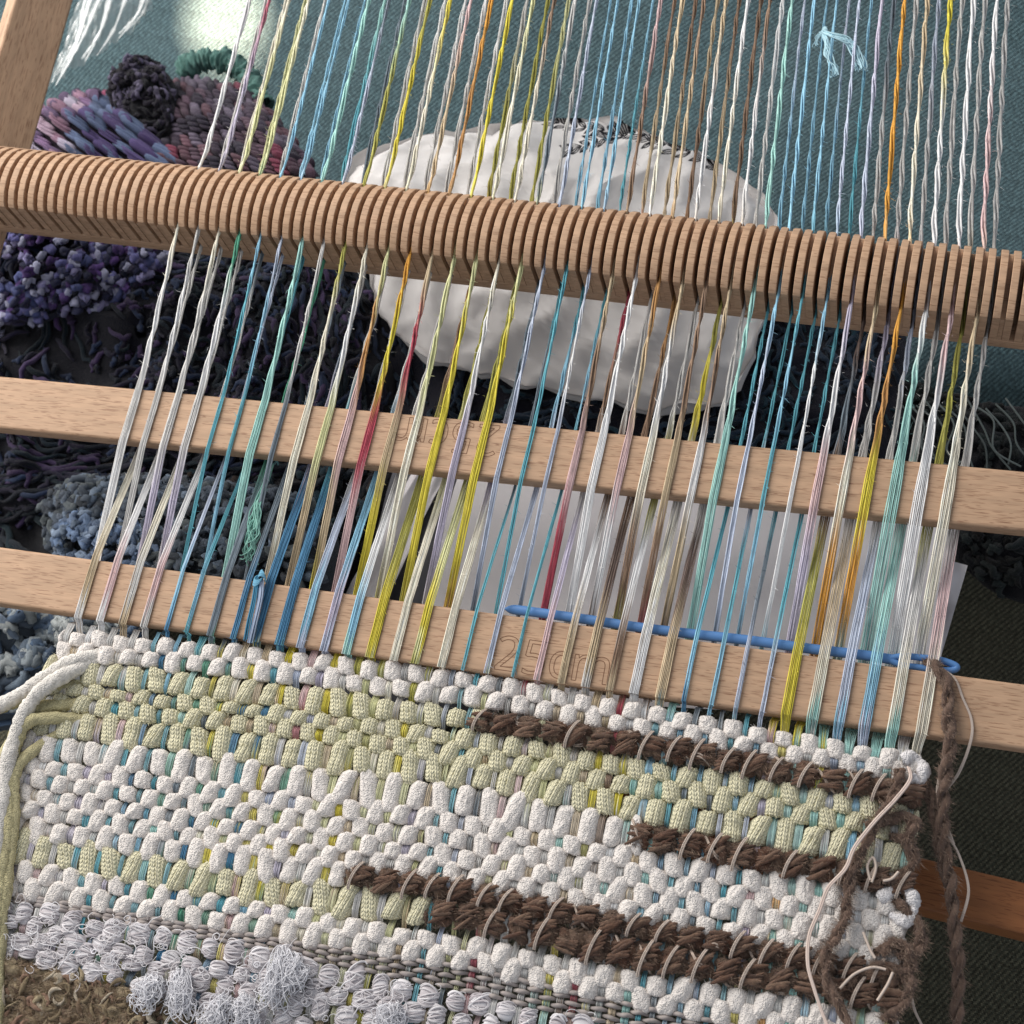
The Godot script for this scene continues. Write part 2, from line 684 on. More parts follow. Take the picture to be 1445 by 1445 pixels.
func stick(label: String, y0: float, s0: float, y1: float, s1: float, uv_at: float, turned: bool) -> void:
	var h := 0.0032
	var x0 := -90.0
	var x1 := 1560.0
	var a := (px(x0, y0 + s0 * x0, h) + px(x0, y1 + s1 * x0, h)) * 0.5
	var b := (px(x1, y0 + s0 * x1, h) + px(x1, y1 + s1 * x1, h)) * 0.5
	var tall := (px(700, y0 + s0 * 700, h) - px(700, y1 + s1 * 700, h)).length() * 0.5
	var dir := (b - a).normalized()
	var up := Vector3(-dir.y, dir.x, 0)
	var o := thing("lease_stick", label, "stick", "flat sticks crossing the warp", Vector3((a.x + b.x) / 2, (a.y + b.y) / 2, 0))
	var base := Vector3((a.x + b.x) / 2, (a.y + b.y) / 2, 0)
	var s := Shape.new()
	beam_between(s, Vector3(a.x, a.y, 0) - base, Vector3(b.x, b.y, 0) - base, up * tall, Vector3(0, 0, h), 0.0011, uv_at)
	part("board", s.mesh(), wood, o)
	# the engraved mark "25cm", burnt in outline letters; upside down on the upper stick
	var g := Shape.new()
	var text := TextMesh.new()
	text.text = "25cm"
	text.font_size = 64
	text.pixel_size = 0.0113 / 47.0
	text.depth = 0.0
	var sys := SystemFont.new()
	sys.font_names = PackedStringArray(["Droid Sans"])
	text.font = sys
	text.horizontal_alignment = HORIZONTAL_ALIGNMENT_LEFT
	var mark := (px(606, 614, h) if turned else px(697, 945, h)) - base
	var right := dir
	var upw := up
	if turned:
		mark = px(706, 600, h) - base
		right = -dir
		upw = -up
	mark.z = 0
	# the letters' outline: edges that only one triangle has
	var ar := text.surface_get_arrays(0)
	var tv: PackedVector3Array = ar[Mesh.ARRAY_VERTEX]
	var ti: PackedInt32Array = ar[Mesh.ARRAY_INDEX]
	var low := Vector3(1e9, 1e9, 0)
	for q in tv:
		low = low.min(q)
	var seen := {}
	for k in ti.size() / 3:
		for e in 3:
			var p: Vector3 = tv[ti[k * 3 + e]]
			var q: Vector3 = tv[ti[k * 3 + (e + 1) % 3]]
			var kp := Vector2i(roundi(p.x * 1e6), roundi(p.y * 1e6))
			var kq := Vector2i(roundi(q.x * 1e6), roundi(q.y * 1e6))
			var key := [mini(kp.x, kq.x), mini(kp.y, kq.y), maxi(kp.x, kq.x), maxi(kp.y, kq.y), (kp.x - kq.x) * (kp.y - kq.y) > 0]
			if seen.has(key):
				seen[key][2] += 1
			else:
				seen[key] = [p, q, 1]
	for key in seen:
		if seen[key][2] == 1:
			var p: Vector3 = mark + right * (seen[key][0].x - low.x) + upw * (seen[key][0].y - low.y)
			var q: Vector3 = mark + right * (seen[key][1].x - low.x) + upw * (seen[key][1].y - low.y)
			var w := (q - p).normalized().cross(Vector3(0, 0, 1)) * 0.00012
			var z := Vector3(0, 0, h + 0.00004)
			g.quad(p - w + z, p + w + z, q + w + z, q - w + z, Vector3(0, 0, 1))
	var burnt := StandardMaterial3D.new()
	burnt.albedo_color = Color(0.47, 0.34, 0.25)
	burnt.roughness = 0.9
	part("engraved_mark", g.mesh(), burnt, o)


# ------------------------------------------------------------------ warp
var pal := {
	"w": [244, 243, 243], "c": [240, 233, 214], "k": [212, 210, 207], "s": [205, 184, 150], "n": [146, 116, 92], "a": [190, 200, 220], "b": [142, 196, 222], "d": [56, 122, 162], "t": [92, 174, 190], "m": [164, 214, 206], "y": [224, 208, 56], "g": [178, 174, 78], "l": [220, 220, 166], "o": [222, 158, 44], "q": [188, 136, 72], "r": [180, 56, 80], "p": [220, 188, 188], "v": [200, 192, 212], "h": [114, 128, 140], "e": [66, 152, 122], "x": [98, 76, 66],
}
# colours at the top edge, above the bar, at the slits, half way, on the upper stick, between, on the lower stick, at the cloth; then the number of strands
var front_w := "wwcwkwww9 rvkwkkkw7 clckkvkk8 clewkvkk8 bbbttttb4 bbabtbtb4 mmmmmmmt9 hakkhhhh5 mggcccss8 gycwlsss8 yclqpsyy8 psoyrppp8 oqsrsyyy8 yyllccgg8 lclyyygg8 nccwvvkk7 khlyyyqg8 aaaaaahh5 bbtttttt4 bbawaahh4 pnsnprrr7 scwwwwkk8 nsqspwnk7 swswcngs8 wcnnsnrn7 nwsnwsnn7 mmmmmmmm8 bbbaaahh5 bbtbtbhh4 aabwwwtt4 vavwpvvy8 oospcooy8 scoqyomm9 ywwmmmmm11 wwpwwwmm11 wpscccww10"
var back_w := "kkkkkcsw8 cckkkwpw8 llkkkcks8 kkhkkwpk7 bbaahabd4 bbttttbt4 mteeehhh7 hhhhhhdd6 kkkhvddd9 wkkktddd9 wkkkkaba8 wkkkbbva8 wkkkkwbm8 kgqnggyy9 gggglccc8 lgggglyl8 kkhhvccc8 bbthhttt3 bbtbaaaa5 bttbtttt3 nsrnkvpp6 nskknwss7 snqnnxsk8 nskkgwns7 nngykcww9 wkkkkxss9 abttttbd4 bbttatbb4 abttthaa4 btttttaa4 hkxhngyy9 kkvkkscm10 akakkaab9 kkkkmmba10 kkgggkcm10 kkkkkpcc10"
var slots := []       # the rows of the cloth, from the fell downwards


func heddle_u(i: float) -> float:
	return -0.1354 + PITCH * i


func cloth_u(i: float, v: float) -> float:
	var spread := clampf((-0.06 - v) / 0.10, 0, 1)
	return -0.1393 + 0.003858 * i + spread * lerpf(0.0005, 0.0022, i / 71.0)


func setup_slots() -> void:
	# [type, y of its middle at x = 150, 400, 650, 900, 1150 in the photograph, half heights there, x where the brown wool takes over]
	var raw := [
		["W", [905, 930, 959, 1005, 1051], [10, 10, 10, 10, 10], 0], ["W", [924, 950, 981, 1024, 1069], [11, 12, 11, 11, 11], 0],
		["Y", [953, 983, 1014, 1050, 1097], [16, 15, 13, 17, 16], 690], ["Y", [980, 1009, 1042, 1083, 1128], [9, 10, 11, 13, 12], 0],
		["Y", [999, 1029, 1065, 1109, 1151], [12, 10, 13, 14, 13], 0], ["Y", [1030, 1060, 1090, 1141, 1188], [18, 19, 17, 17, 19], 0],
		["W", [1066, 1100, 1130, 1179, 1226], [17, 19, 21, 20, 16], 915], ["W", [1095, 1131, 1162, 1214, 1257], [11, 12, 12, 12, 14], 0],
		["W", [1116, 1155, 1186, 1238, 1283], [11, 12, 13, 12, 12], 0], ["W", [1139, 1178, 1210, 1263, 1308], [11, 11, 12, 13, 12], 0],
		["W", [1161, 1199, 1235, 1288, 1336], [11, 12, 14, 13, 11], 0], ["W", [1186, 1224, 1257, 1309, 1356], [14, 18, 15, 14, 14], 495],
		["Y", [1217, 1261, 1290, 1349, 1391], [19, 19, 19, 19, 17], 612], ["W", [1249, 1291, 1335, 1386, 1432], [12, 10, 11, 12, 13], 0],
		["W", [1273, 1313, 1353, 1408, 1456], [12, 13, 12, 12, 13], 0],
		["G", [1285, 1327, 1364, 1421, 1470], [3, 3, 4, 4, 4], 0], ["G", [1287, 1331, 1372, 1429, 1478], [3, 3, 4, 4, 4], 0], ["G", [1290, 1335, 1380, 1437, 1486], [3, 3, 4, 4, 4], 0],
		["G", [1293, 1339, 1388, 1445, 1494], [3, 3, 4, 4, 4], 0], ["G", [1296, 1343, 1396, 1453, 1502], [3, 3, 4, 4, 4], 0],
		["F", [1310, 1360, 1416, 1473, 1522], [16, 16, 16, 15, 15], 0], ["F", [1334, 1387, 1444, 1500, 1550], [12, 14, 14, 14, 14], 0], ["F", [1354, 1413, 1471, 1530, 1580], [13, 14, 14, 14, 14], 0],
		["F", [1376, 1438, 1500, 1560, 1610], [13, 14, 14, 14, 14], 0], ["N", [1402, 1466, 1530, 1590, 1640], [14, 14, 14, 14, 14], 0], ["N", [1426, 1490, 1556, 1616, 1666], [14, 14, 14, 14, 14], 0], ["N", [1450, 1514, 1580, 1640, 1690], [14, 14, 14, 14, 14], 0], ["N", [1474, 1538, 1604, 1664, 1714], [14, 14, 14, 14, 14], 0],
	]
	var xs := [150, 400, 650, 900, 1150]
	for q in raw:
		var pts := []
		for k in 5:
			var p := px(xs[k], q[1][k], 0.001)
			pts.append(Vector3(p.x, p.y, q[2][k] * 0.000245))
		var turn := 99.0
		if q[3]:
			var p := px(q[3], q[1][2], 0.0)
			turn = (p.x + 0.1393) / 0.003865
		slots.append({"kind": q[0], "pts": pts, "turn": turn})


func slot_at(slot: Dictionary, u: float) -> Vector2:        # (v of the row's middle, half height) at u
	var pts: Array = slot.pts
	var k := 0
	while k < 3 and u > pts[k + 1].x:
		k += 1
	var a: Vector3 = pts[k]
	var b: Vector3 = pts[k + 1]
	var t := (u - a.x) / (b.x - a.x)
	var hh := lerpf(a.z, b.z, clampf(t, 0, 1))
	return Vector2(lerpf(a.y, b.y, clampf(t, -1.2, 1.6)), hh)


func colour_at(seq: PackedColorArray, stops: PackedFloat32Array, v: float) -> Color:
	if v >= stops[0]:
		return seq[0]
	for k in range(1, stops.size()):
		if v >= stops[k]:
			var t := (stops[k - 1] - v) / (stops[k - 1] - stops[k])
			return seq[k - 1].lerp(seq[k], smoothstep(0.15, 0.85, t))
	return seq[seq.size() - 1]


func stick_v(u: float, y0: float, slope: float) -> float:      # where a stick's edge crosses the warp at u
	var a := px(150, y0 + slope * 150.0, 0.0032)
	var b := px(1300, y0 + slope * 1300.0, 0.0032)
	return lerpf(a.y, b.y, (u - a.x) / (b.x - a.x))


func build_warps() -> void:
	setup_slots()
	var fl := front_w.split(" ")
	var bl := back_w.split(" ")
	var ax := heddle_axis()
	var top_l := px(353, 0, 0.0055)
	var top_r := px(1424, 0, 0.0055)
	var names := {"w": "white", "c": "cream", "k": "pale grey", "s": "sand", "n": "brown", "a": "periwinkle", "b": "sky blue", "d": "deep blue", "t": "turquoise", "m": "mint", "y": "bright yellow", "g": "olive green", "l": "lemon", "o": "orange", "q": "ochre", "r": "crimson", "p": "pink", "v": "lavender", "h": "slate blue", "e": "emerald", "x": "dark brown"}
	var order := ["first", "second", "third", "fourth", "fifth", "sixth", "seventh", "eighth", "ninth", "tenth", "eleventh", "twelfth", "thirteenth", "fourteenth", "fifteenth", "sixteenth", "seventeenth", "eighteenth", "nineteenth", "twentieth", "twenty-first", "twenty-second", "twenty-third", "twenty-fourth", "twenty-fifth", "twenty-sixth", "twenty-seventh", "twenty-eighth", "twenty-ninth", "thirtieth", "thirty-first", "thirty-second", "thirty-third", "thirty-fourth", "thirty-fifth", "thirty-sixth"]
	for i in 72:
		var front := i % 2 == 0
		var code: String = (fl[i / 2] if front else bl[i / 2])
		var strands := int(code.substr(8))
		rng.seed = 500 + i
		var seq := PackedColorArray()
		for k in 8:
			var q: Array = pal[code[k]]
			seq.append(rgb(q[0], q[1], q[2]).lerp(Color(0.9, 0.89, 0.87), 0.06))
		# into the cloth the dye goes on changing
		var pool := code[7] + code[7] + code[6] + code[4]
		if i > 9 and i < 24:
			pool += "eyt"
		elif i < 12:
			pool += "vtk"
		elif i < 44:
			pool += "lkslk"
		elif i > 50 and i < 60:
			pool += "tb"
		else:
			pool += "ykm"
		for k in 6:
			var q: Array = pal[pool[rng.randi() % pool.length()]]
			seq.append(rgb(q[0], q[1], q[2]).lerp(Color(0.75, 0.74, 0.71), rr(0.05, 0.38)))
		var u0 := lerpf(top_l.x, top_r.x, i / 71.0)
		var slope := (top_l.y - px(254, 318, 0).y)
		var uh := heddle_u(i)
		var vh: float = ax[0].y + (uh - ax[0].x) * ax[1].y / ax[1].x
		var uf := cloth_u(i, -0.06)
		var v_fell := slot_at(slots[0], uf).x + 0.0035
		var j1 := rr(-0.0005, 0.0005)
		var j2 := rr(-0.0006, 0.0006)
		# control points: place, half width of the bundle
		var half := strands * 0.000172
		var ctrl := []
		ctrl.append([Vector3(u0 + (u0 - uh) * 0.35, vh + 0.175, 0.006 if front else 0.001), half * 0.75])
		ctrl.append([Vector3(lerpf(uh, u0, 0.9), vh + 0.105, 0.0055 if front else 0.0), half * 0.72])
		ctrl.append([Vector3(lerpf(uh, u0, 0.2), vh + 0.034, 0.0055 if front else -0.0005), 0.0005 + half * 0.45])
		ctrl.append([Vector3(uh, vh + 0.024, 0.0075 if front else -0.003), 0.00042])
		ctrl.append([Vector3(uh, vh + 0.001, 0.0104 if front else -0.003), 0.0004 + half * 0.4])
		var vf := v_fell
		var at_v := func(v: float) -> float: return lerpf(uh, uf, (vh - v) / (vh - vf))
		var b1 := stick_v(uh, 528.0, 0.0969)
		var b2 := stick_v(uh, 606.0, 0.0962)
		var b3 := stick_v(uf, 768.0, 0.1398)
		var b4 := stick_v(uf, 855.0, 0.1363)
		var zf := 0.0037
		var zb := -0.0042
		var va := vh - 0.020
		ctrl.append([Vector3(at_v.call(va) + j1 * 0.3, va, lerpf(0.0104 if front else -0.003, zf if front else zb, 0.4)), half * 0.92])
		ctrl.append([Vector3(at_v.call(b1) + j1, b1 + 0.0005, zf if front else zb), half * 0.95])
		ctrl.append([Vector3(at_v.call(b2) + j1, b2 - 0.0005, zf if front else zb), half])
		ctrl.append([Vector3(at_v.call((b2 + b3) / 2) + (j1 + j2) * 0.5, (b2 + b3) / 2, 0.0), half * 0.95])
		ctrl.append([Vector3(at_v.call(b3) + j2, b3 + 0.0005, zb if front else zf), half])
		ctrl.append([Vector3(at_v.call(b4) + j2, b4 - 0.0005, zb if front else zf), half * 1.02])
		ctrl.append([Vector3(uf + j2 * 0.4, v_fell + 0.0015, -0.0005 if front else 0.0016), half * 0.9])
		for r in slots.size():
			var uu := cloth_u(i, -0.06 - 0.004 * r)
			var sl := slot_at(slots[r], uu)
			uu = cloth_u(i, sl.x)
			var covered := (i + r) % 2 == 1
			var kind: String = slots[r].kind
			var deep := 0.0020 if kind != "G" else 0.0004
			var high := 0.0012 if kind != "G" else 0.0006
			if kind != "G" and slots[r].turn < i:
				high = 0.0014
			var hw := clampf(half * 0.8, 0.0007, 0.0011)
			if sl.y > 0.0035:
				ctrl.append([Vector3(uu, sl.x + sl.y * 0.45, -deep if covered else high), hw])
				ctrl.append([Vector3(uu, sl.x - sl.y * 0.45, -deep if covered else high), hw])
			else:
				ctrl.append([Vector3(uu, sl.x, -deep if covered else high), hw])
		var stops := PackedFloat32Array([vh + 0.115, vh + 0.05, vh - 0.002, vh - 0.032, b1 - 0.01, (b2 + b3) / 2, b3 - 0.01, v_fell + 0.004])
		for k in 6:
			stops.append(v_fell - 0.008 - k * 0.019 + rr(-0.004, 0.004))
		var pts := []
		var halves := []
		for q in ctrl:
			pts.append(q[0])
			halves.append(q[1])
		# dense middle line
		var mid := PackedVector3Array()
		var wid := PackedFloat32Array()
		for k in pts.size() - 1:
			var a: Vector3 = pts[k]
			var b: Vector3 = pts[k + 1]
			var step := 0.0019 if k < 2 else (0.0028 if k < 11 else 0.0016)
			var n := maxi(2, int(ceil((b - a).length() / step)))
			var pa: Vector3 = pts[maxi(k - 1, 0)]
			var pb: Vector3 = pts[mini(k + 2, pts.size() - 1)]
			# keep the curve from overshooting round the bars: straight in the warp, eased in depth
			for s in n:
				var t := s / float(n)
				var e := t * t * (3.0 - 2.0 * t)
				mid.append(Vector3(lerpf(a.x, b.x, t), lerpf(a.y, b.y, t), lerpf(a.z, b.z, e if k >= 10 else t)))
				wid.append(lerpf(halves[k], halves[k + 1], e))
		mid.append(pts[pts.size() - 1])
		wid.append(halves[halves.size() - 1])
		var s := Shape.new()
		var m := mid.size()
		var turn := rr(0, TAU)
		var twist := rr(330.0, 430.0)
		var fine := mini(strands, 7)
		var fat := sqrt(strands / float(fine))
		for st in fine:
			var p := PackedVector3Array()
			var cols := PackedColorArray()
			var rad := PackedFloat32Array()
			var share := (st + 0.5) / fine * 2.0 - 1.0
			var shift := rr(-0.005, 0.005)
			var tone := rr(0.8, 1.14)
			var ph := rr(0, TAU)
			var wob := rr(0, 90.0)
			for k in m:
				var q := mid[k]
				var roped := smoothstep(b1 - 0.012, b1 + 0.03, q.y)
				var an := q.y * twist + turn + TAU * st / fine + 2.0 * noise_a.get_noise_2d(turn * 9.0, q.y * 40.0)
				var flat := Vector3(share * wid[k], 0, absf(sin(ph)) * 0.00022)
				var rope := Vector3(cos(an), 0, sin(an)) * minf(wid[k] * 0.4, 0.00036) + Vector3(share * wid[k] * 0.35, 0, 0)
				var wander := noise_a.get_noise_2d(wob, q.y * 60.0) * 0.00010
				p.append(q + flat.lerp(rope, roped) + Vector3(wander, 0, wander * 0.6))
				var col := colour_at(seq, stops, q.y + shift)
				var mott := tone * (1.0 + 0.26 * noise_a.get_noise_2d(wob + 40.0, q.y * 420.0))
				cols.append(Color(minf(col.r * mott, 0.92), minf(col.g * mott, 0.92), minf(col.b * mott, 0.92)))
				rad.append((0.00023 + 0.00009 * roped) * fat * (1.0 + 0.12 * noise_a.get_noise_2d(ph * 20.0, q.y * 150.0)))
			s.tube(p, rad, 3, cols)
		# loose fibre ends
		for k in 260:
			var at := rng.randi_range(2, int(m * 0.55))
			var q := mid[at]
			var base := q + Vector3(rr(-1, 1) * wid[at], 0, rr(0, 0.0004))
			var way := Vector3(rr(-1, 1), rr(-0.7, 0.7), rr(-0.2, 0.9)).normalized()
			s.blade(base, base + way * rr(0.0006, 0.0024), Vector3(0.00007, 0.00005, 0), colour_at(seq, stops, q.y))
		var o := MeshInstance3D.new()
		o.name = numbered("warp_thread")
		o.mesh = s.mesh()
		o.material_override = fibre
		o.transform = loom
		var c1: String = names[code[3]]
		var c2: String = names[code[6]]
		tag(o, "%s bundle, %s from left of those %s the upper stick" % [c1 + ((" turning " + c2) if c1 != c2 else ""), order[i / 2], "crossing" if front else "behind"], "warp thread", "warp threads stretched on the loom")
		add_child(o, true)


# ------------------------------------------------------------------ cloth
func build_cloth() -> void:
	var o := thing("woven_cloth", "half-woven chunky cloth of white, pale green and brown rows at the bottom", "weaving")
	for r in slots.size():
		rng.seed = 900 + r
		var kind: String = slots[r].kind
		var turn: float = slots[r].turn
		var end := 71.75
		if kind == "N":
			end = 17.0 - (r - 24) * 1.5
		if kind == "W" or kind == "Y":
			var s := Shape.new()
			var stop := minf(turn + 0.2, end)
			pellets(s, r, kind, -0.75 if r < 2 else (-1.4 if r < 6 else -1.9), stop)
			part("weft_row", s.mesh(), knitted if kind == "Y" else tape, o)
			if turn < 90:
				var w := Shape.new()
				woolly(w, r, turn - 0.9, end)
				part("wool_row", w.mesh(), wool, o)
		elif kind == "G":
			var s := Shape.new()
			thin_row(s, r)
			part("thin_row", s.mesh(), fibre, o)
		elif kind == "F":
			var s := Shape.new()
			fluff_row(s, r)
			part("fluffy_row", s.mesh(), fibre, o)
		else:
			var s := Shape.new()
			woolly(s, r, -1.2, end, true)
			part("wool_row", s.mesh(), wool, o)
	tufts(o)
	edge_tails(o)


func pellets(s: Shape, r: int, kind: String, s0: float, s1: float) -> void:
	var slot: Dictionary = slots[r]
	var knit := kind == "Y"
	var ring := 32 if knit else 24
	var front := ring - 6
	var steps := int((s1 - s0) * (16 if knit else 14))
	var parity := (r + 1) % 2          # these warps lie under the row
	var ca := []
	var sa := []
	for k in ring:
		var an := 0.0
		if k < front:
			an = deg_to_rad(-25.0 + 230.0 * k / (front - 1))
		else:
			an = deg_to_rad(205.0 + 130.0 * (k - front + 1) / 7.0)
		var cx := cos(an)
		var sx := sin(an)
		ca.append(signf(cx) * pow(absf(cx), 0.72))
		sa.append(signf(sx) * pow(absf(sx), 0.66))
	var count := 42
	var big := []
	var dv := []
	var dh := []
	var lobes := []
	var tilt := []
	for k in count:
		big.append(rr(0.80, 1.2))
		dv.append(rr(-0.0005, 0.0005))
		dh.append(rr(-0.0004, 0.0006))
		lobes.append(rr(0.15, 0.5) if rr(0, 1) < 0.55 else 0.0)
		tilt.append(rr(-0.42, 0.42))
	var base_w := rgb(238, 231, 225)
	var base_y := rgb(236, 230, 198)
	var p := PackedVector3Array()
	var cols := PackedColorArray()
	var uvs := PackedVector2Array()
	for i in steps + 1:
		var si := s0 + (s1 - s0) * i / steps
		var ph := si - parity
		var q := int(round(ph / 2.0))
		var off := absf(ph / 2.0 - round(ph / 2.0)) * 2.0 / 0.84
		var b := pow(maxf(0.0, 1.0 - pow(minf(off, 1.0), 2.5)), 0.48)
		var kk := clampi(q + 1, 0, count - 1)
		var u := cloth_u(si, -0.08)
		var sl := slot_at(slot, u)
		u = cloth_u(si, sl.x)
		var ends := minf(1.0, minf((si - s0) * 2.2, (s1 - si) * 2.2) + 0.12)
		var hy: float = sl.y * 1.12 * lerpf(0.5, 1.0, b) * big[kk] * ends
		var hz: float = lerpf(0.0011, lerpf(0.0016, 0.0020, clampf(sl.y / 0.004, 0, 1)), b) * ends
		var hc: float = lerpf(-0.0019, 0.0007, pow(b, 1.3)) + dh[kk] * b
		var tall := sl.y > 0.0034
		for k in ring:
			var y: float = ca[k]
			var z: float = sa[k]
			var hz2 := hz
			if tall and z > 0:
				hz2 *= 1.0 - lobes[kk] * exp(-y * y * 22.0)
			var pos := Vector3(u + y * hy * tilt[kk] * b, sl.x + dv[kk] * b + y * hy, hc + z * hz2)
			var d := 0.0
			if knit:
				var a1 := u * 1000.0 / 1.65
				var arc: float = (pos.y - sl.x) * 1000.0 / 1.3 + (1.0 - z) * 1.0 * signf(y)
				var fx: float = absf(a1 - floor(a1) - 0.5)
				var yy: float = arc + fx * 1.15
				var fy: float = yy - floor(yy) - 0.5
				d = 0.00034 * (1.0 - 4.0 * fy * fy) * (1.0 - 2.1 * maxf(0.0, fx - 0.30)) - 0.00075 * exp(-pow(fx / 0.25, 2.0)) * exp(-pow(fy / 0.3, 2.0)) - 0.0002
				d += 0.00022 * noise_a.get_noise_3d(pos.x * 500.0, pos.y * 500.0, r)
			else:
				var near := noise_c.get_noise_3d(pos.x * 1300.0, pos.y * 1300.0, pos.z * 1300.0 + r * 7.0)
				d = 0.00044 * (-near) - 0.0002 + 0.00030 * noise_a.get_noise_3d(pos.x * 420.0, pos.y * 420.0, pos.z * 420.0 + r)
			pos += Vector3(0, y, z).normalized() * d * b
			p.append(pos)
			uvs.append(Vector2(u * 1000.0 / 6.6, ((pos.y - sl.x) * 1000.0 / 1.3 + (1.0 - z) * 1.0 * signf(y)) / 4.0))
			var tone := 1.0 + 0.06 * noise_a.get_noise_3d(pos.x * 900.0, pos.y * 900.0, 3.0 + r)
			var bc := base_y if knit else base_w
			cols.append(Color(bc.r * tone, bc.g * tone, bc.b * tone))
	var side := 1.0 if (p[ring] - p[0]).cross(p[front / 2 + 1] - p[front / 2]).z > 0 else -1.0
	s.sheet(p, steps + 1, ring, cols, side, true, uvs)
	# stray fibres
	for k in int((s1 - s0) * 40):
		var at := rng.randi_range(0, p.size() - 1)
		if p[at].z < 0.0008:
			continue
		s.blade(p[at], p[at] + Vector3(rr(-1, 1), rr(-1, 1), rr(0.1, 0.8)).normalized() * rr(0.0005, 0.0019), Vector3(0.00006, 0.00005, 0), base_y if knit else base_w)


func woolly(s: Shape, r: int, s0: float, s1: float, fuzzy := false) -> void:
	var slot: Dictionary = slots[r]
	var parity := (r + 1) % 2
	var dark := rgb(92, 72, 61)
	var mid := rgb(148, 121, 102)
	var red := rgb(112, 74, 56)
	var hair := rgb(176, 152, 132)
	if fuzzy:
		dark = rgb(142, 124, 98)
		mid = rgb(192, 174, 142)
		red = rgb(166, 140, 112)
	var steps := int((s1 - s0) * 9)
	var shift := rr(0, 50)
	# three soft plies that wind about each other
	var plies := 3 if fuzzy else 5
	for ply in plies:
		var p := PackedVector3Array()
		var rad := PackedFloat32Array()
		var cols := PackedColorArray()
		for i in steps + 1:
			var si := s0 + (s1 - s0) * i / steps
			var ph := si - parity
			var b := pow(absf(cos(PI / 2 * ph)), 0.7)
			var u := cloth_u(si, -0.1)
			var sl := slot_at(slot, u)
			u = cloth_u(si, sl.x)
			var lump := noise_a.get_noise_2d(si * 0.55 + shift, ply * 9.0 + r)
			var hy := sl.y * (0.5 + 0.14 * lump)
			var an := si * (1.5 if fuzzy else 2.1) + TAU * ply / plies + lump * 1.2
			var ends := clampf(minf((si - s0) * 1.4, (s1 - si) * 1.4) + 0.25, 0.0, 1.0)
			p.append(Vector3(u + sin(an) * 0.0006, sl.x + cos(an) * hy, lerpf(-0.0006, 0.0011, b) + sin(an) * 0.0010))
			rad.append((0.00125 + 0.00055 * lump + sl.y * 0.12) * (1.0 if fuzzy else 0.78) * lerpf(0.9, 1.06, b) * ends)
			var mix := 0.5 + 0.5 * noise_a.get_noise_2d(si * 1.1 + shift, 30.0 + ply)
			cols.append(dark.lerp(mid, mix).lerp(red, clampf(noise_a.get_noise_2d(si * 0.4, 80.0 + r) * 1.3, 0, 0.8)))
		rough_tube(s, p, rad, 9, cols, 0.0006, 620.0)
		# hairs
		for k in int((s1 - s0) * (130 if fuzzy else 62)):
			var i := rng.randi_range(1, p.size() - 2)
			var an := rr(0, PI)
			var out := Vector3(0, cos(an), sin(an))
			var along := (p[i + 1] - p[i - 1]).normalized()
			var side := along.cross(out)
			var base := p[i] + out * rad[i] * 0.95 + along * rr(-0.0006, 0.0006)
			var way := (out * rr(0.1, 0.7) + along * rr(-1, 1) + side * rr(-0.9, 0.9)).normalized()
			var len := rr(0.0012, 0.0040 if fuzzy else 0.0034)
			var q1 := base + way * len * 0.5
			way = (way + Vector3(rr(-1, 1), rr(-1, 1), rr(-1, 0.4)) * 0.6).normalized()
			s.wisp(base, q1, q1 + way * len * 0.5, side * 0.00011 + along * 0.00006, jit(cols[i].lerp(hair, rng.randf()), 0.3))
	if fuzzy:
		return
	for q in range(-1, 38):
		var si := q * 2.0 + parity
		if si < s0 + 0.3 or si > s1 - 0.3:
			continue
		var u := cloth_u(si, -0.1)
		var sl := slot_at(slot, u)
		u = cloth_u(si, sl.x)
		var bump := Vector3(u, sl.x + rr(-0.0004, 0.0004), 0.0014)
		var hx := 0.0034
		var hy := sl.y * rr(0.95, 1.2)
		var hz := rr(0.0021, 0.0027)
		var tilt := rr(0.1, 0.8)
		for k in 7:
			var lean := tilt + rr(-0.45, 0.45)
			var off := rr(-1.0, 1.0)
			var pts := PackedVector3Array()
			var cc := PackedColorArray()
			var tone := dark.lerp(mid, rng.randf()).lerp(red, rng.randf() * 0.5)
			var thick := rr(0.0004, 0.0009)
			for g in 9:
				var t := g / 4.0 - 1.0
				var y := clampf(off * 0.6 + lean * t * 0.7, -0.88, 0.88)
				var z := sqrt(maxf(0.03, 1.0 - minf(0.97, y * y * 0.85) - 0.1 * t * t))
				pts.append(bump + Vector3(t * hx * 0.95 + off * 0.0008, y * hy, z * hz + rr(-0.0001, 0.0002)))
				cc.append(jit(tone, 0.15))
			rough_tube(s, pts, PackedFloat32Array([thick * 0.35, thick * 0.7, thick * 0.9, thick, thick, thick, thick * 0.9, thick * 0.7, thick * 0.35]), 7, cc, 0.0003, 1100.0)
		if rng.randf() < 0.62:
			var x0 := rr(-0.0032, -0.0012)
			for dup in 2:
				var pts := PackedVector3Array()
				for g in 9:
					var t := g / 4.0 - 1.0
					pts.append(bump + Vector3(x0 + dup * 0.0005 + 0.0022 * (0.5 + 0.5 * t) * (0.5 + 0.5 * t) + 0.0004 * t, t * hy * 1.02, hz * 1.12 * sqrt(maxf(0.02, 1.0 - t * t * 0.9)) + 0.0007))
				s.tube(pts, PackedFloat32Array([0.00026]), 6, PackedColorArray([jit(rgb(222, 204, 190), 0.08)]))
	# the thin pale strand plied round the wool
	var pale := rgb(214, 194, 178)
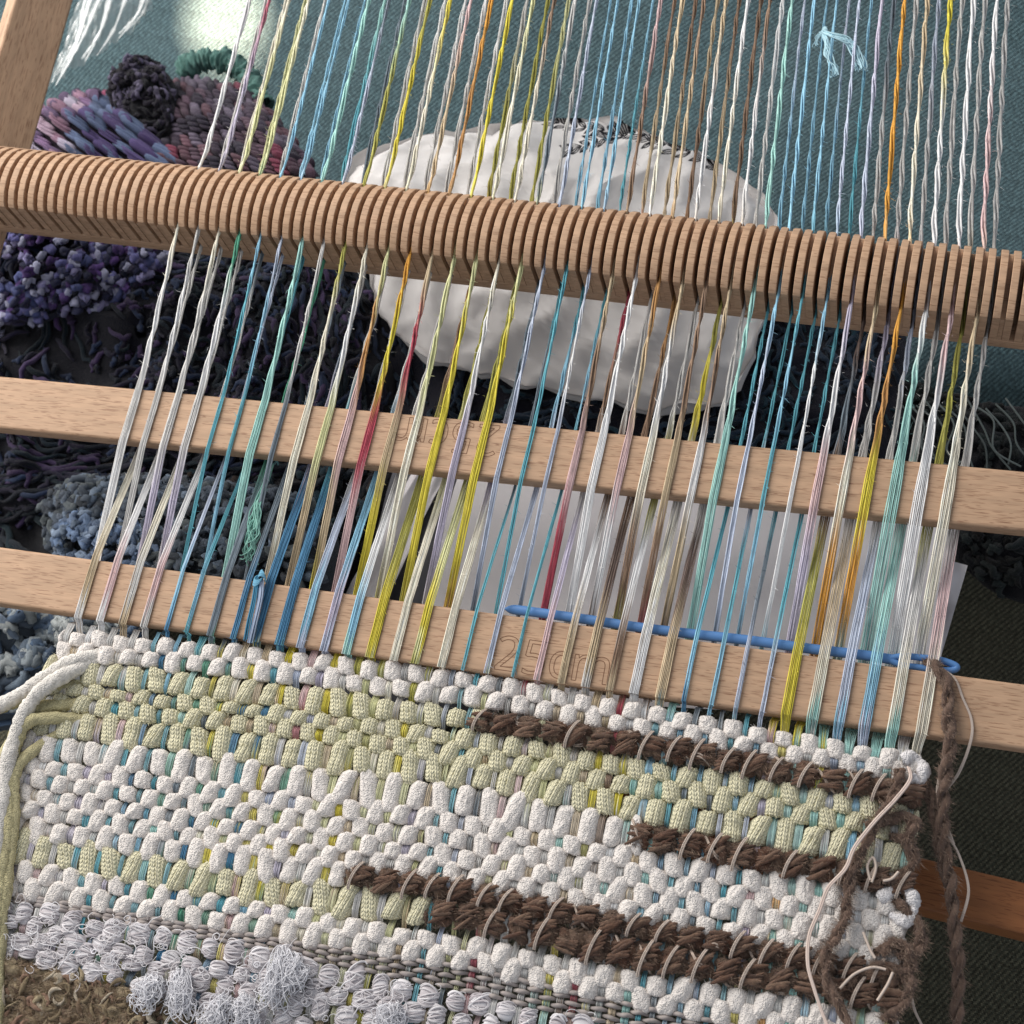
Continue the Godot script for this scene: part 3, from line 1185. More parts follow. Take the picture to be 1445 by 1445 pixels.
	for line in 2:
		var p := PackedVector3Array()
		var cols := PackedColorArray()
		var lag := line * 0.16
		var amp := 0.0
		for i in int((s1 - s0) * 14):
			var si := s0 + 0.2 + (s1 - s0 - 0.4) * i / ((s1 - s0) * 14)
			var ph := si - parity
			var b := pow(absf(cos(PI / 2 * ph)), 0.7)
			var u := cloth_u(si, -0.1)
			var sl := slot_at(slot, u)
			u = cloth_u(si, sl.x)
			var an := (si - lag) * 1.45 + shift + 2.6 * noise_a.get_noise_2d(si * 0.35, 55.0)
			var over := lerpf(-0.0011, 0.0012, b)
			p.append(Vector3(u - cos(an) * 0.0012, sl.x + cos(an) * (sl.y * 0.95), over + sin(an) * (0.0027 + sl.y * 0.12) - 0.0022 * maxf(0.0, noise_a.get_noise_2d(si * 0.8, 12.0 + r * 3.0) + 0.7)))
			cols.append(jit(pale, 0.08))
		s.tube(p, PackedFloat32Array([0.00026]), 6, cols)


func rough_tube(s: Shape, p: PackedVector3Array, rad: PackedFloat32Array, sides: int, cols: PackedColorArray, amp: float, freq: float) -> void:
	var out := PackedVector3Array()
	var cc := PackedColorArray()
	var m := p.size()
	for i in m:
		var d := (p[mini(i + 1, m - 1)] - p[maxi(i - 1, 0)]).normalized()
		var a := d.cross(Vector3(0, 0, 1))
		if a.length_squared() < 1e-4:
			a = d.cross(Vector3(0, 1, 0))
		a = a.normalized()
		var b := d.cross(a)
		for k in sides:
			var an := TAU * k / sides
			var w := a * cos(an) + b * sin(an)
			var q := p[i] + w * rad[i]
			var e := noise_b.get_noise_3d(q.x * freq, q.y * freq, q.z * freq)
			out.append(q + w * e * amp * minf(1.0, rad[i] / 0.001))
			var t := 1.0 + e * 0.35
			cc.append(Color(cols[i].r * t, cols[i].g * t, cols[i].b * t))
	s.sheet(out, m, sides, cc, -1.0, true)


func thin_row(s: Shape, r: int) -> void:
	var slot: Dictionary = slots[r]
	var parity := (r + 1) % 2
	var p := PackedVector3Array()
	var cols := PackedColorArray()
	var rad := PackedFloat32Array()
	var a := rgb(178, 168, 162)
	var b := rgb(150, 142, 140)
	for i in 71 * 8:
		var si := -0.6 + 72.2 * i / (71.0 * 8.0)
		var u := cloth_u(si, -0.12)
		var sl := slot_at(slot, u)
		u = cloth_u(si, sl.x)
		var wave := cos(PI * (si - parity))
		p.append(Vector3(u, sl.x + 0.00035 * noise_a.get_noise_2d(si * 0.7, r * 4.0), 0.0003 + wave * 0.0012))
		cols.append(a.lerp(b, 0.5 + 0.5 * noise_a.get_noise_2d(si * 2.0, 9.0 + r)))
		rad.append(0.00055 + 0.00016 * wave)
	rough_tube(s, p, rad, 8, cols, 0.00012, 2500.0)


func fluff_row(s: Shape, r: int) -> void:
	var slot: Dictionary = slots[r]
	var parity := (r + 1) % 2
	var a := rgb(230, 227, 229)
	var b := rgb(184, 177, 180)
	for q in 37:
		var si := q * 2.0 + parity
		if si > 72:
			continue
		var u := cloth_u(si, -0.13)
		var sl := slot_at(slot, u)
		u = cloth_u(si, sl.x)
		if sl.x < px(MID + u * 4200.0, 1480.0).y:      # below the picture
			continue
		var mid := Vector3(u + rr(-0.0008, 0.0008), sl.x + rr(-0.0010, 0.0010), rr(0.0004, 0.0014))
		var hx := rr(0.0023, 0.0035)
		var hy := sl.y * rr(0.72, 1.22)
		var hz := rr(0.0017, 0.0024)
		var base := a.lerp(b, rr(0, 1))
		s.bead(mid, Vector3(hx, rr(-0.0006, 0.0006), 0) * 0.94, Vector3(0, hy, 0) * 0.94, Vector3(0, 0, hz) * 0.94, base, 9, 12)
		# roving wound over the bead
		for k in 13:
			var lean := rr(-0.5, 0.5) + (0.9 if rng.randf() < 0.2 else 0.0)
			var off := rr(-0.95, 0.95)
			var pts := PackedVector3Array()
			for g in 9:
				var t := (g / 8.0 * 2.0 - 1.0) * 1.02
				var y := off * sqrt(maxf(0.0, 1.0 - t * t * 0.75)) + lean * t * 0.5
				var z := sqrt(maxf(0.02, 1.0 - minf(0.98, t * t * 0.9) - minf(0.9, y * y * 0.55)))
				pts.append(mid + Vector3(t * hx, y * hy, z * hz * 1.04 + rr(0, 0.0001)))
			s.tube(pts, PackedFloat32Array([rr(0.00016, 0.00042)]), 5, PackedColorArray([jit(a.lerp(b, rr(0, 1)), 0.08)]))
		# wispy loops
		for k in rng.randi_range(0, 2):
			var at := mid + Vector3(rr(-hx, hx), rr(-hy, hy), hz * 0.7)
			var pts := PackedVector3Array()
			var cx := rr(0.0008, 0.0022)
			var a0 := rr(0, TAU)
			for g in 11:
				var an := a0 + g / 10.0 * rr(3.4, 3.8)
				pts.append(at + Vector3(cos(an) * cx, sin(an) * cx * 0.7, 0.0004 + sin(g / 10.0 * PI) * cx * 0.7))
			s.tube(pts, PackedFloat32Array([0.00010]), 4, PackedColorArray([jit(a, 0.1)]))


func strand_bundle(s: Shape, ctrl: Array, count: int, spread0: float, spread1: float, thin: float, col: Color, wild := 0.0) -> void:
	var mid := smooth_path(ctrl, 6)
	var m := mid.size()
	for k in count:
		var an := rr(0, TAU)
		var rad := sqrt(rng.randf())
		var seed_k := rr(0, 100)
		var pts := PackedVector3Array()
		for i in m:
			var t := i / float(m - 1)
			var sp := lerpf(spread0, spread1, t) * rad
			var w := wild * t
			pts.append(mid[i] + Vector3(cos(an) * sp + w * noise_a.get_noise_2d(seed_k, t * 3.0), sin(an) * sp * 0.6 + w * noise_a.get_noise_2d(seed_k + 30.0, t * 3.0), absf(sin(an)) * sp + w * 0.6 * noise_a.get_noise_2d(seed_k + 60.0, t * 3.0)))
		s.tube(pts, PackedFloat32Array([thin]), 4, PackedColorArray([jit(col, 0.1)]))


func tufts(o: Node3D) -> void:
	rng.seed = 77
	var white := rgb(232, 231, 235)
	for q in [[404, 1346, 384, 1410], [418, 1352, 414, 1388], [322, 1412, 300, 1446], [226, 1384, 204, 1412], [262, 1376, 258, 1430], [352, 1412, 345, 1448], [560, 1424, 545, 1450]]:
		var s := Shape.new()
		var a := px(q[0], q[1], 0.003)
		var b := px(q[2], q[3], 0.004)
		strand_bundle(s, [a + Vector3(0.001, -0.0015, -0.002), a + Vector3(0, 0, 0.002), a.lerp(b, 0.5) + Vector3(0.0006, 0, 0.003), b], 72, 0.0016, 0.0040, 0.00014, white, 0.0042)
		part("roving_tuft", s.mesh(), fibre, o)
	var mess := Shape.new()
	for k in 210:
		var u := rr(-0.138, 0.0)
		var sl := slot_at(slots[20 + rng.randi() % 4], u)
		if sl.x < px(MID + u * 4200.0, 1470.0).y:
			continue
		var at := Vector3(u, sl.x + rr(-0.003, 0.003), rr(0.0026, 0.0042))
		var pts := PackedVector3Array()
		var an := rr(0, TAU)
		var curl := rr(-1.0, 1.0)
		var rise := rr(0.0, 0.0016)
		for g in 12:
			an += curl + rr(-0.35, 0.35)
			at += Vector3(cos(an), sin(an), 0) * rr(0.0004, 0.0009)
			pts.append(at + Vector3(0, 0, rise * sin(g / 11.0 * PI)))
		mess.tube(smooth_path(Array(pts), 1), PackedFloat32Array([rr(0.00008, 0.0002)]), 4, PackedColorArray([jit(white.lerp(rgb(206, 198, 196), rng.randf() * 0.7), 0.06)]))
	part("frayed_loops", mess.mesh(), fibre, o, "stuff")
	var curls := Shape.new()
	for k in 330:
		var q := px(rr(-20, 330), rr(1385, 1470), 0.0)
		if q.y > slot_at(slots[23], q.x).x - 0.003:
			continue
		var at := Vector3(q.x, q.y, rr(0.0015, 0.0042))
		var pts := PackedVector3Array()
		var wide := PackedFloat32Array()
		var an := rr(0, TAU)
		var curl := rr(-0.7, 0.7)
		var thick := rr(0.00025, 0.0009)
		for g in 9:
			an += curl + rr(-0.3, 0.3)
			at += Vector3(cos(an), sin(an), rr(-0.3, 0.3)) * 0.0008
			pts.append(at)
			wide.append(thick * (0.25 + sin(PI * g / 8.0)))
		rough_tube(curls, pts, wide, 6, colours(9, [rgb(150, 132, 104), rgb(186, 168, 136), rgb(128, 106, 84), rgb(206, 192, 170), rgb(160, 128, 108)][rng.randi() % 5]), 0.0002, 1300.0)
	part("tan_curls", curls.mesh(), wool, o, "stuff")


func edge_tails(o: Node3D) -> void:
	rng.seed = 31
	var white := rgb(226, 221, 214)
	var green := rgb(196, 187, 148)
	var lines := [
		[[[165, 918, 0], [100, 935], [60, 958], [20, 985], [-40, 1015]], 0.0023, white, 0.003], [[[150, 926, 0], [75, 962], [38, 1000], [15, 1060], [4, 1130], [-8, 1220]], 0.0024, white, 0.006],
		[[[140, 960, 0], [65, 970], [35, 985], [-5, 1000], [-50, 1010]], 0.0022, green, 0.001], [[[135, 992, 0], [55, 1000], [28, 1025], [10, 1060], [-20, 1110]], 0.0022, green, 0.002],
		[[[130, 1015, 0], [50, 1015], [26, 1040], [14, 1090], [12, 1160], [0, 1250], [-8, 1350], [-10, 1460]], 0.0020, green, 0.005],
		[[[100, 1025, 0], [26, 1080], [20, 1150], [10, 1240], [0, 1330], [-4, 1460]], 0.0019, green, 0.004],
	]
	for q in lines:
		var s := Shape.new()
		var ctrl := []
		for k in q[0]:
			ctrl.append(px(k[0], k[1], q[3] if k.size() == 2 else -0.002))
		var p := smooth_path(ctrl, 14)
		var rad := PackedFloat32Array()
		var cols := PackedColorArray()
		for i in p.size():
			rad.append(q[1] * (1.0 + 0.15 * noise_a.get_noise_1d(i * 0.15)))
			cols.append(q[2])
		rough_tube(s, p, rad, 14, cols, 0.0006, 900.0)
		part("tape_tail", s.mesh(), tape, o)


# ------------------------------------------------------------------ needle and working yarn
func build_needle_and_yarn() -> void:
	rng.seed = 21
	var blue := StandardMaterial3D.new()
	blue.albedo_color = Color(0.34, 0.53, 0.76)
	blue.roughness = 0.42
	blue.metallic_specular = 0.5
	var o := thing("weaving_needle", "blue plastic weaving needle slid through the warp along the lower stick", "needle")
	var s := Shape.new()
	var line := []
	for q in [[712, 858], [740, 861], [820, 872], [900, 884], [980, 894], [1060, 903], [1140, 914], [1215, 923], [1262, 930]]:
		line.append(px(q[0], q[1] + 1, -0.0002))
	var p := smooth_path(line, 8)
	var rad := PackedFloat32Array()
	for i in p.size():
		var t := i / float(p.size() - 1)
		rad.append(0.0016 * smoothstep(-0.03, 0.09, t))
	s.tube(p, rad, 14, PackedColorArray([Color.WHITE]), 0.8, Vector3(0, 0, 1), true)
	var eye := Shape.new()
	var loop := []
	for q in [[1256, 928], [1276, 925], [1300, 927], [1325, 930], [1344, 936], [1350, 941], [1342, 945], [1318, 944], [1296, 941], [1274, 938], [1256, 931]]:
		loop.append(px(q[0], q[1] + 1, 0.0002))
	var lp := smooth_path(loop, 6)
	eye.tube(lp, PackedFloat32Array([0.00105]), 10, PackedColorArray([Color.WHITE]), 1.0, Vector3(0, 0, 1), true)
	part("shaft", s.mesh(), blue, o)
	part("eye", eye.mesh(), blue, o)
	# brown wool yarn from the needle's eye, with its pale thread
	var y := thing("brown_yarn", "brown wool yarn with a pale thread, hanging from the needle's eye beside the cloth", "yarn")
	var w := Shape.new()
	var c1 := [[1312, 934, 0.001], [1322, 942, 0.004], [1336, 965, 0.005], [1338, 1010, 0.006], [1341, 1050, 0.006], [1334, 1090, 0.004], [1330, 1140, 0.0], [1332, 1190, -0.004], [1340, 1240, -0.006], [1346, 1300, -0.008], [1352, 1370, -0.01], [1349, 1460, -0.012]]
	ply(w, c1, 0.0019, 0.00155)
	var c2 := [[1296, 1085, 0.001], [1308, 1110, 0.0], [1318, 1150, -0.002], [1326, 1200, -0.005], [1338, 1245, -0.007]]
	ply(w, c2, 0.0015, 0.0013)
	part("wool", w.mesh(), wool, y)
	var th := Shape.new()
	for q in [[[1318, 938, 0.002], [1345, 955, 0.004], [1358, 985, 0.004], [1370, 1015, 0.004], [1369, 1045, 0.004], [1352, 1090, 0.002], [1325, 1130, 0.0], [1332, 1170, -0.003], [1352, 1205, -0.006], [1366, 1255, -0.008], [1355, 1300, -0.009]],
			[[1325, 1095, 0.002], [1322, 1120, 0.001], [1330, 1150, -0.001], [1345, 1190, -0.005]], [[1284, 1360, 0.0], [1285, 1400, -0.004], [1290, 1425, -0.006], [1302, 1450, -0.008]]]:
		for dup in 2:
			var ctrl := []
			for k in q:
				ctrl.append(px(k[0] + dup * 1.6, k[1] + dup, k[2]))
			th.tube(smooth_path(ctrl, 8), PackedFloat32Array([0.00026]), 6, PackedColorArray([rgb(206, 190, 178)]))
	part("pale_thread", th.mesh(), fibre, y)
	# the loose end that lies over the right edge of the cloth
	var e := thing("loose_yarn_end", "loose end of brown wool and pale thread lying over the cloth's right edge", "yarn")
	var w2 := Shape.new()
	ply(w2, [[1270, 1085, 0.004], [1262, 1120, 0.005], [1244, 1150, 0.006], [1222, 1190, 0.006], [1205, 1225, 0.006], [1196, 1265, 0.006], [1192, 1295, 0.006], [1178, 1325, 0.006], [1166, 1345, 0.006], [1168, 1385, 0.006], [1185, 1420, 0.006], [1205, 1460, 0.006]], 0.0013, 0.0013)
	part("wool", w2.mesh(), wool, e)
	var th2 := Shape.new()
	for dup in 2:
		var ctrl := []
		for q in [[1281, 1082, 0.004], [1283, 1100, 0.006], [1262, 1128, 0.007], [1232, 1160, 0.0085], [1205, 1195, 0.0085], [1192, 1225, 0.0085], [1168, 1252, 0.0075], [1155, 1285, 0.0065], [1141, 1320, 0.006], [1139, 1360, 0.0065], [1148, 1395, 0.0065], [1160, 1430, 0.006], [1172, 1460, 0.006]]:
			ctrl.append(px(q[0] + dup * 2.2, q[1] + dup * 1.2, q[2]))
		th2.tube(smooth_path(ctrl, 8), PackedFloat32Array([0.00034]), 6, PackedColorArray([rgb(222, 202, 190)]))
	part("pale_thread", th2.mesh(), fibre, e)
	# frizzy selvedge on the right
	var fz := thing("selvedge_loops", "frizzy brown and white yarn loops along the right edge of the cloth", "yarn")
	var f := Shape.new()
	for q in [[[1262, 1180], [1282, 1190], [1288, 1215], [1272, 1238], [1248, 1244]], [[1225, 1165], [1250, 1160], [1275, 1150], [1290, 1160], [1280, 1185]], [[1240, 1345], [1262, 1330], [1280, 1340], [1284, 1365], [1262, 1372]], [[1250, 1395], [1272, 1375], [1285, 1390], [1270, 1420], [1250, 1440]], [[1190, 1395], [1215, 1375], [1245, 1362], [1268, 1368]], [[1262, 1270], [1285, 1290], [1300, 1320], [1290, 1345], [1270, 1350]]]:
		var k3 := []
		for k in q:
			k3.append([k[0], k[1], rr(0.001, 0.004)])
		ply(f, k3, 0.0017, 0.0016)
	part("wool_loops", f.mesh(), wool, fz)
	for q in [[[1240, 1270], [1262, 1256], [1285, 1262], [1290, 1285], [1278, 1300], [1255, 1290]], [[1272, 1072], [1290, 1068], [1302, 1082], [1300, 1102], [1285, 1098]]]:
		var fw := Shape.new()
		var ctrl := []
		for k in q:
			ctrl.append(px(k[0], k[1], 0.002))
		var pp := smooth_path(ctrl, 10)
		var rd := PackedFloat32Array()
		var cl := PackedColorArray()
		for i in pp.size():
			rd.append(0.0016 + 0.0006 * sin(i * 0.35))
			cl.append(rgb(232, 228, 228))
		rough_tube(fw, pp, rd, 12, cl, 0.0006, 900.0)
		part("white_loop", fw.mesh(), tape, fz)
	var ft := Shape.new()
	for q in [[[1228, 1242], [1224, 1222], [1232, 1210], [1236, 1225], [1230, 1245]], [[1246, 1243], [1258, 1240], [1268, 1230]], [[1185, 1395], [1205, 1375], [1230, 1365], [1250, 1368]], [[1238, 1412], [1252, 1390], [1260, 1372]], [[1218, 1315], [1228, 1340], [1235, 1352]]]:
		var ctrl := []
		for k in q:
			ctrl.append(px(k[0], k[1], 0.0055))
		ft.tube(smooth_path(ctrl, 8), PackedFloat32Array([0.0004]), 6, PackedColorArray([rgb(216, 198, 184)]))
	part("pale_thread", ft.mesh(), fibre, fz)
	knots()


func ply(s: Shape, pts: Array, gap: float, thick: float) -> void:     # two soft strands twisted together, with hairs
	var ctrl := []
	for q in pts:
		ctrl.append(px(q[0], q[1], q[2]))
	var mid := smooth_path(ctrl, 12)
	var a := rgb(104, 83, 72)
	var b := rgb(138, 113, 98)
	var run := 0.0
	var twist := PackedFloat32Array()
	for i in mid.size():
		if i:
			run += (mid[i] - mid[i - 1]).length()
		twist.append(run * 420.0)
	for k in 2:
		var p := PackedVector3Array()
		var rad := PackedFloat32Array()
		var cols := PackedColorArray()
		for i in mid.size():
			var an := twist[i] + PI * k
			p.append(mid[i] + Vector3(cos(an) * gap * 0.55, 0, sin(an) * gap * 0.55))
			rad.append(thick * 0.72 * (1.0 + 0.3 * noise_a.get_noise_2d(i * 0.12, k * 20.0)))
			cols.append(a.lerp(b, 0.5 + 0.6 * noise_a.get_noise_2d(i * 0.3, 40.0 + k)))
		rough_tube(s, p, rad, 10, cols, 0.0004, 900.0)
		for h in mid.size() * 16:
			var i := rng.randi_range(1, mid.size() - 2)
			var an := rr(0, TAU)
			var out := Vector3(cos(an), rr(-0.5, 0.5), sin(an)).normalized()
			var base := p[i] + out * rad[i] * 0.9
			var q := base + out * rr(0.0003, 0.0012) + Vector3(rr(-1, 1), rr(-1, 1), 0) * 0.0011
			var e := q + (q - base) * 0.5 + Vector3(rr(-1, 1), rr(-1, 1), rr(-1, 1)) * 0.0006
			s.wisp(base, q, e, Vector3(0.00008, 0.00005, 0.00003), jit(b.lerp(rgb(176, 152, 134), rng.randf()), 0.3))


func knots() -> void:
	rng.seed = 64
	var k1 := thing("thread_knot", "pale blue knot with frayed tails on the warp at top right", "knot", "knots in the warp threads")
	var s := Shape.new()
	var pale := rgb(184, 218, 228)
	overhand(s, px(1161, 45, 0.003), 0.0017, pale)
	strand_bundle(s, [px(1161, 45, 0.003), px(1172, 50, 0.005), px(1195, 58, 0.005), px(1205, 70, 0.004), px(1216, 97, 0.004)], 22, 0.0007, 0.0015, 0.00024, pale, 0.0016)
	strand_bundle(s, [px(1160, 46, 0.003), px(1166, 60, 0.005), px(1170, 80, 0.005), px(1178, 106, 0.004)], 15, 0.0006, 0.0013, 0.00024, pale, 0.0016)
	strand_bundle(s, [px(1161, 45, 0.003), px(1154, 52, 0.004), px(1150, 64, 0.004)], 6, 0.0004, 0.0008, 0.00018, pale, 0.001)
	part("knot_strands", s.mesh(), fibre, k1)
	var k2 := thing("thread_knot", "mint green knot with wavy tail hanging between the two flat sticks", "knot", "knots in the warp threads")
	s = Shape.new()
	var mint := rgb(128, 178, 166)
	overhand(s, px(385, 652, -0.004), 0.0021, rgb(96, 138, 142))
	strand_bundle(s, [px(384, 656, -0.003), px(372, 690, -0.001), px(358, 730, 0.001), px(355, 760, 0.0), px(350, 790, -0.002)], 12, 0.0007, 0.0016, 0.00021, mint, 0.003)
	strand_bundle(s, [px(376, 690, -0.003), px(364, 712, 0.001), px(365, 738, 0.002), px(358, 765, 0.001), px(352, 788, -0.001)], 8, 0.0006, 0.0012, 0.00021, rgb(140, 188, 176), 0.003)
	part("knot_strands", s.mesh(), fibre, k2)
	var k3 := thing("thread_knot", "deep blue knot on the top edge of the lower stick, at left", "knot", "knots in the warp threads")
	s = Shape.new()
	overhand(s, px(366, 815, 0.0062), 0.0024, rgb(110, 164, 190))
	strand_bundle(s, [px(364, 818, 0.006), px(360, 850, 0.006), px(354, 880, 0.0055), px(350, 906, 0.003)], 9, 0.0009, 0.0015, 0.00022, rgb(76, 136, 166), 0.0)
	strand_bundle(s, [px(370, 820, 0.006), px(368, 845, 0.006), px(360, 880, 0.0055), px(354, 906, 0.003)], 8, 0.0007, 0.0011, 0.00022, rgb(172, 186, 208), 0.0)
	part("knot_strands", s.mesh(), fibre, k3)


func overhand(s: Shape, at: Vector3, r: float, col: Color) -> void:
	for k in 12:
		var p := PackedVector3Array()
		var ph := k * 0.11 + rr(-0.05, 0.05)
		for i in 50:
			var t := TAU * i / 49.0
			var rad := r * 0.62 * (1.0 + 0.5 * cos(3.0 * t * 0.5 + ph))
			p.append(at + Vector3(cos(t + ph) * rad * 1.1, sin(t + ph) * rad, r * 0.55 * sin(1.5 * t + ph * 2.0)) + Vector3(rr(-1, 1), rr(-1, 1), rr(-1, 1)) * r * 0.02 + Vector3(0, (k - 6) * r * 0.07, 0))
		s.tube(p, PackedFloat32Array([0.00021]), 5, PackedColorArray([jit(col, 0.2)]))


# ------------------------------------------------------------------ what lies behind the loom
func outline(pts: Array, h: float, n := 96) -> PackedVector3Array:      # a closed smooth outline through places of the photograph, all at one depth
	var loop := []
	for q in pts:
		loop.append(px(q[0], q[1], h))
	var m := loop.size()
	var out := PackedVector3Array()
	for k in n:
		var t := k * m / float(n)
		var i := int(t)
		out.append((loop[i] as Vector3).cubic_interpolate(loop[(i + 1) % m], loop[(i - 1 + m) % m], loop[(i + 2) % m], t - i))
	return out


func middle(b: PackedVector3Array) -> Vector3:
	var c := Vector3.ZERO
	for q in b:
		c += q
	return c / b.size()


func on_pillow(b: PackedVector3Array, c: Vector3, a: float, r: float, puff: float, amp: float, freq: float) -> Vector3:
	var k := fposmod(a, 1.0) * b.size()
	var i := int(k) % b.size()
	var e := b[i].lerp(b[(i + 1) % b.size()], k - floor(k))
	var q := c.lerp(e, r)
	var ridge := 1.0 - absf(noise_a.get_noise_2d(q.x * freq, q.y * freq + 17.0)) * 2.0
	if amp > 0.0044 and amp < 0.0059:        # paper: sharp folds at two scales
		var f1 := absf(noise_a.get_noise_2d(q.x * 34.0 + 5.0, q.y * 26.0)) + 0.22 * absf(noise_a.get_noise_2d(q.x * 95.0, q.y * 80.0 + 9.0))
		q.z += puff * sqrt(maxf(0.0, 1.0 - r * r)) - 0.0062 * f1 - 0.006 * absf(noise_a.get_noise_2d(q.x * 30.0 + q.y * 8.0, q.y * 7.0 + 50.0)) * sqrt(maxf(0.0, 1.0 - pow(r, 8.0)))
		return q
	q.z += puff * sqrt(maxf(0.0, 1.0 - r * r)) + amp * (ridge - 0.5 + noise_b.get_noise_2d(q.x * freq * 0.7 + 40.0, q.y * freq * 0.7)) * sqrt(maxf(0.0, 1.0 - pow(r, 6.0)))
	return q


func pillow(s: Shape, b: PackedVector3Array, puff: float, amp: float, freq: float, col: Color, uv_box := Rect2()) -> void:
	var c := middle(b)
	var nu := 40
	var nv := b.size()
	for face in 2:
		var p := PackedVector3Array()
		var uv := PackedVector2Array()
		for i in nu:
			var r := sin(PI / 2 * i / float(nu - 1))
			for j in nv:
				var q := on_pillow(b, c, j / float(nv), r, puff, amp, freq)
				if face == 1:
					q.z = 2.0 * c.z - q.z - 0.001 * (1.0 - r)
				p.append(q)
				uv.append((Vector2(q.x, q.y) - uv_box.position) / uv_box.size if uv_box.size.x else Vector2.ZERO)
		var turn := (p[nv * 3 + 1] - p[nv * 3]).cross(p[nv * 4] - p[nv * 3]).z
		var side := -1.0 if (turn > 0) == (face == 0) else 1.0
		s.sheet(p, nu, nv, PackedColorArray(), side, true, uv, col)


func beads_on(s: Shape, b: PackedVector3Array, puff: float, amp: float, freq: float, count: int, size: Vector3, cols: Array, lean: float) -> void:
	var c := middle(b)
	for k in count:
		var a := rng.randf()
		var r := sqrt(rng.randf()) * 0.98
		var q := on_pillow(b, c, a, r, puff, amp, freq)
		var out := Vector3((q.x - c.x) * 3.0, (q.y - c.y) * 3.0, 0.06).normalized()
		if noise_a.get_noise_2d(q.x * 70.0 + q.y * 40.0, q.y * 90.0) < -0.12:
			continue
		var an := lean + rr(-0.28, 0.28)
		var along := Vector3(cos(an), sin(an), 0)
		along = (along - out * along.dot(out)).normalized()
		var across := out.cross(along)
		var f := rr(0.7, 1.25)
		s.bead(q + out * size.z * 0.3, along * size.x * f, across * size.y * f, out * size.z * f, jit(cols[rng.randi() % cols.size()], 0.25), 7, 8)


func strands_on(s: Shape, b: PackedVector3Array, puff: float, amp: float, freq: float, count: int, thick: float, cols: Array, length: float, fuzz: int) -> void:
	var c := middle(b)
	for k in count:
		var a := rng.randf()
		var r := sqrt(rng.randf()) * 0.95
		var da := rr(-1, 1)
		var dr := rr(-1, 1) * 0.8
		var pts := PackedVector3Array()
		var n := 9
		var rad := PackedFloat32Array()
		var lift := rr(0.0, thick * 1.2)
		var wob := rr(0, 60)
		for i in n:
			var t := i / float(n - 1)
			var q := on_pillow(b, c, a + da * t * length, clampf(r + dr * t * length * 2.0, 0.02, 0.985), puff, amp, freq)
			q += Vector3(noise_a.get_noise_2d(wob, t * 2.0), noise_a.get_noise_2d(wob + 20.0, t * 2.0), 0.3) * thick * 1.5
			q.z += lift * sin(PI * t)
			pts.append(q)
			rad.append(thick * (0.35 + 0.65 * sin(PI * clampf(t * 0.94 + 0.03, 0, 1))))
		var col: Color = jit(cols[rng.randi() % cols.size()], 0.3)
		var cc := PackedColorArray()
		for i in n:
			cc.append(jit(col, 0.12))
		rough_tube(s, pts, rad, 7, cc, thick * 0.35, 0.5 / thick)
		for h in fuzz:
			var q := pts[rng.randi_range(1, n - 2)]
			var way := Vector3(rr(-1, 1), rr(-1, 1), rr(0.1, 0.9)).normalized()
			var e := q + way * thick * rr(1.2, 2.6)
			s.wisp(q, q.lerp(e, 0.6) + Vector3(rr(-1, 1), rr(-1, 1), 0) * thick * 0.3, e, Vector3(0.00007, 0.00005, 0), jit(col, 0.4))


func woven_patch(s: Shape, corners: Array, rows: int, columns: int, bulge: float, paint: Callable, slant := 0.0) -> void:      # chunky over-and-under weave on a bent four-cornered piece
	var q := []
	for k in corners:
		q.append(px(k[0], k[1], k[2]))
	var at := func(x: float, y: float) -> Vector3:
		var w: Vector3 = (q[0] as Vector3).lerp(q[1], x).lerp((q[3] as Vector3).lerp(q[2], x), y)
		w.z += bulge * sin(PI * clampf(x, 0, 1)) * sin(PI * clampf(y, 0, 1)) + 0.003 * noise_a.get_noise_2d(x * 3.0, y * 3.0 + rows)
		return w
	for j in rows:
		for i in columns:
			var x := (i + (0.5 if j % 2 else 0.0) + 0.25) / columns
			var y := (j + 0.5) / rows
			var m: Vector3 = at.call(x, y)
			var dx: Vector3 = (at.call(x + 0.01, y) - m) * (100.0 / columns)
			var dy: Vector3 = (at.call(x, y + 0.01) - m) * (100.0 / rows)
			var out := dx.cross(dy).normalized()
			if out.z < 0:
				out = -out
			var along := dx * 0.46 + dy * slant
			var tint: Color = paint.call(x, y)
			for g in 3:
				s.bead(m + out * rr(0, 0.0004) + dy * (0.3 * (g - 1)), along * rr(0.95, 1.25), dy * rr(0.2, 0.27), out * dy.length() * rr(0.32, 0.42), jit(tint, 0.15), 7, 7)
			if rng.randf() < 0.5:
				s.wisp(m, m + out * 0.0016 + along * rr(-0.3, 0.3), m + out * 0.002 + along * rr(-0.6, 0.6) + dy * rr(-0.5, 0.5), dy.normalized() * 0.00008, jit(tint, 0.2))
	# the ground under the beads
	var p := PackedVector3Array()
	for i in 12:
		for j in 12:
			p.append(at.call(i / 11.0, j / 11.0) - Vector3(0, 0, 0.002))
	var side := 1.0 if (p[12] - p[0]).cross(p[1] - p[0]).z > 0 else -1.0
	s.sheet(p, 12, 12, PackedColorArray(), side, false, PackedVector2Array(), rgb(46, 38, 52))


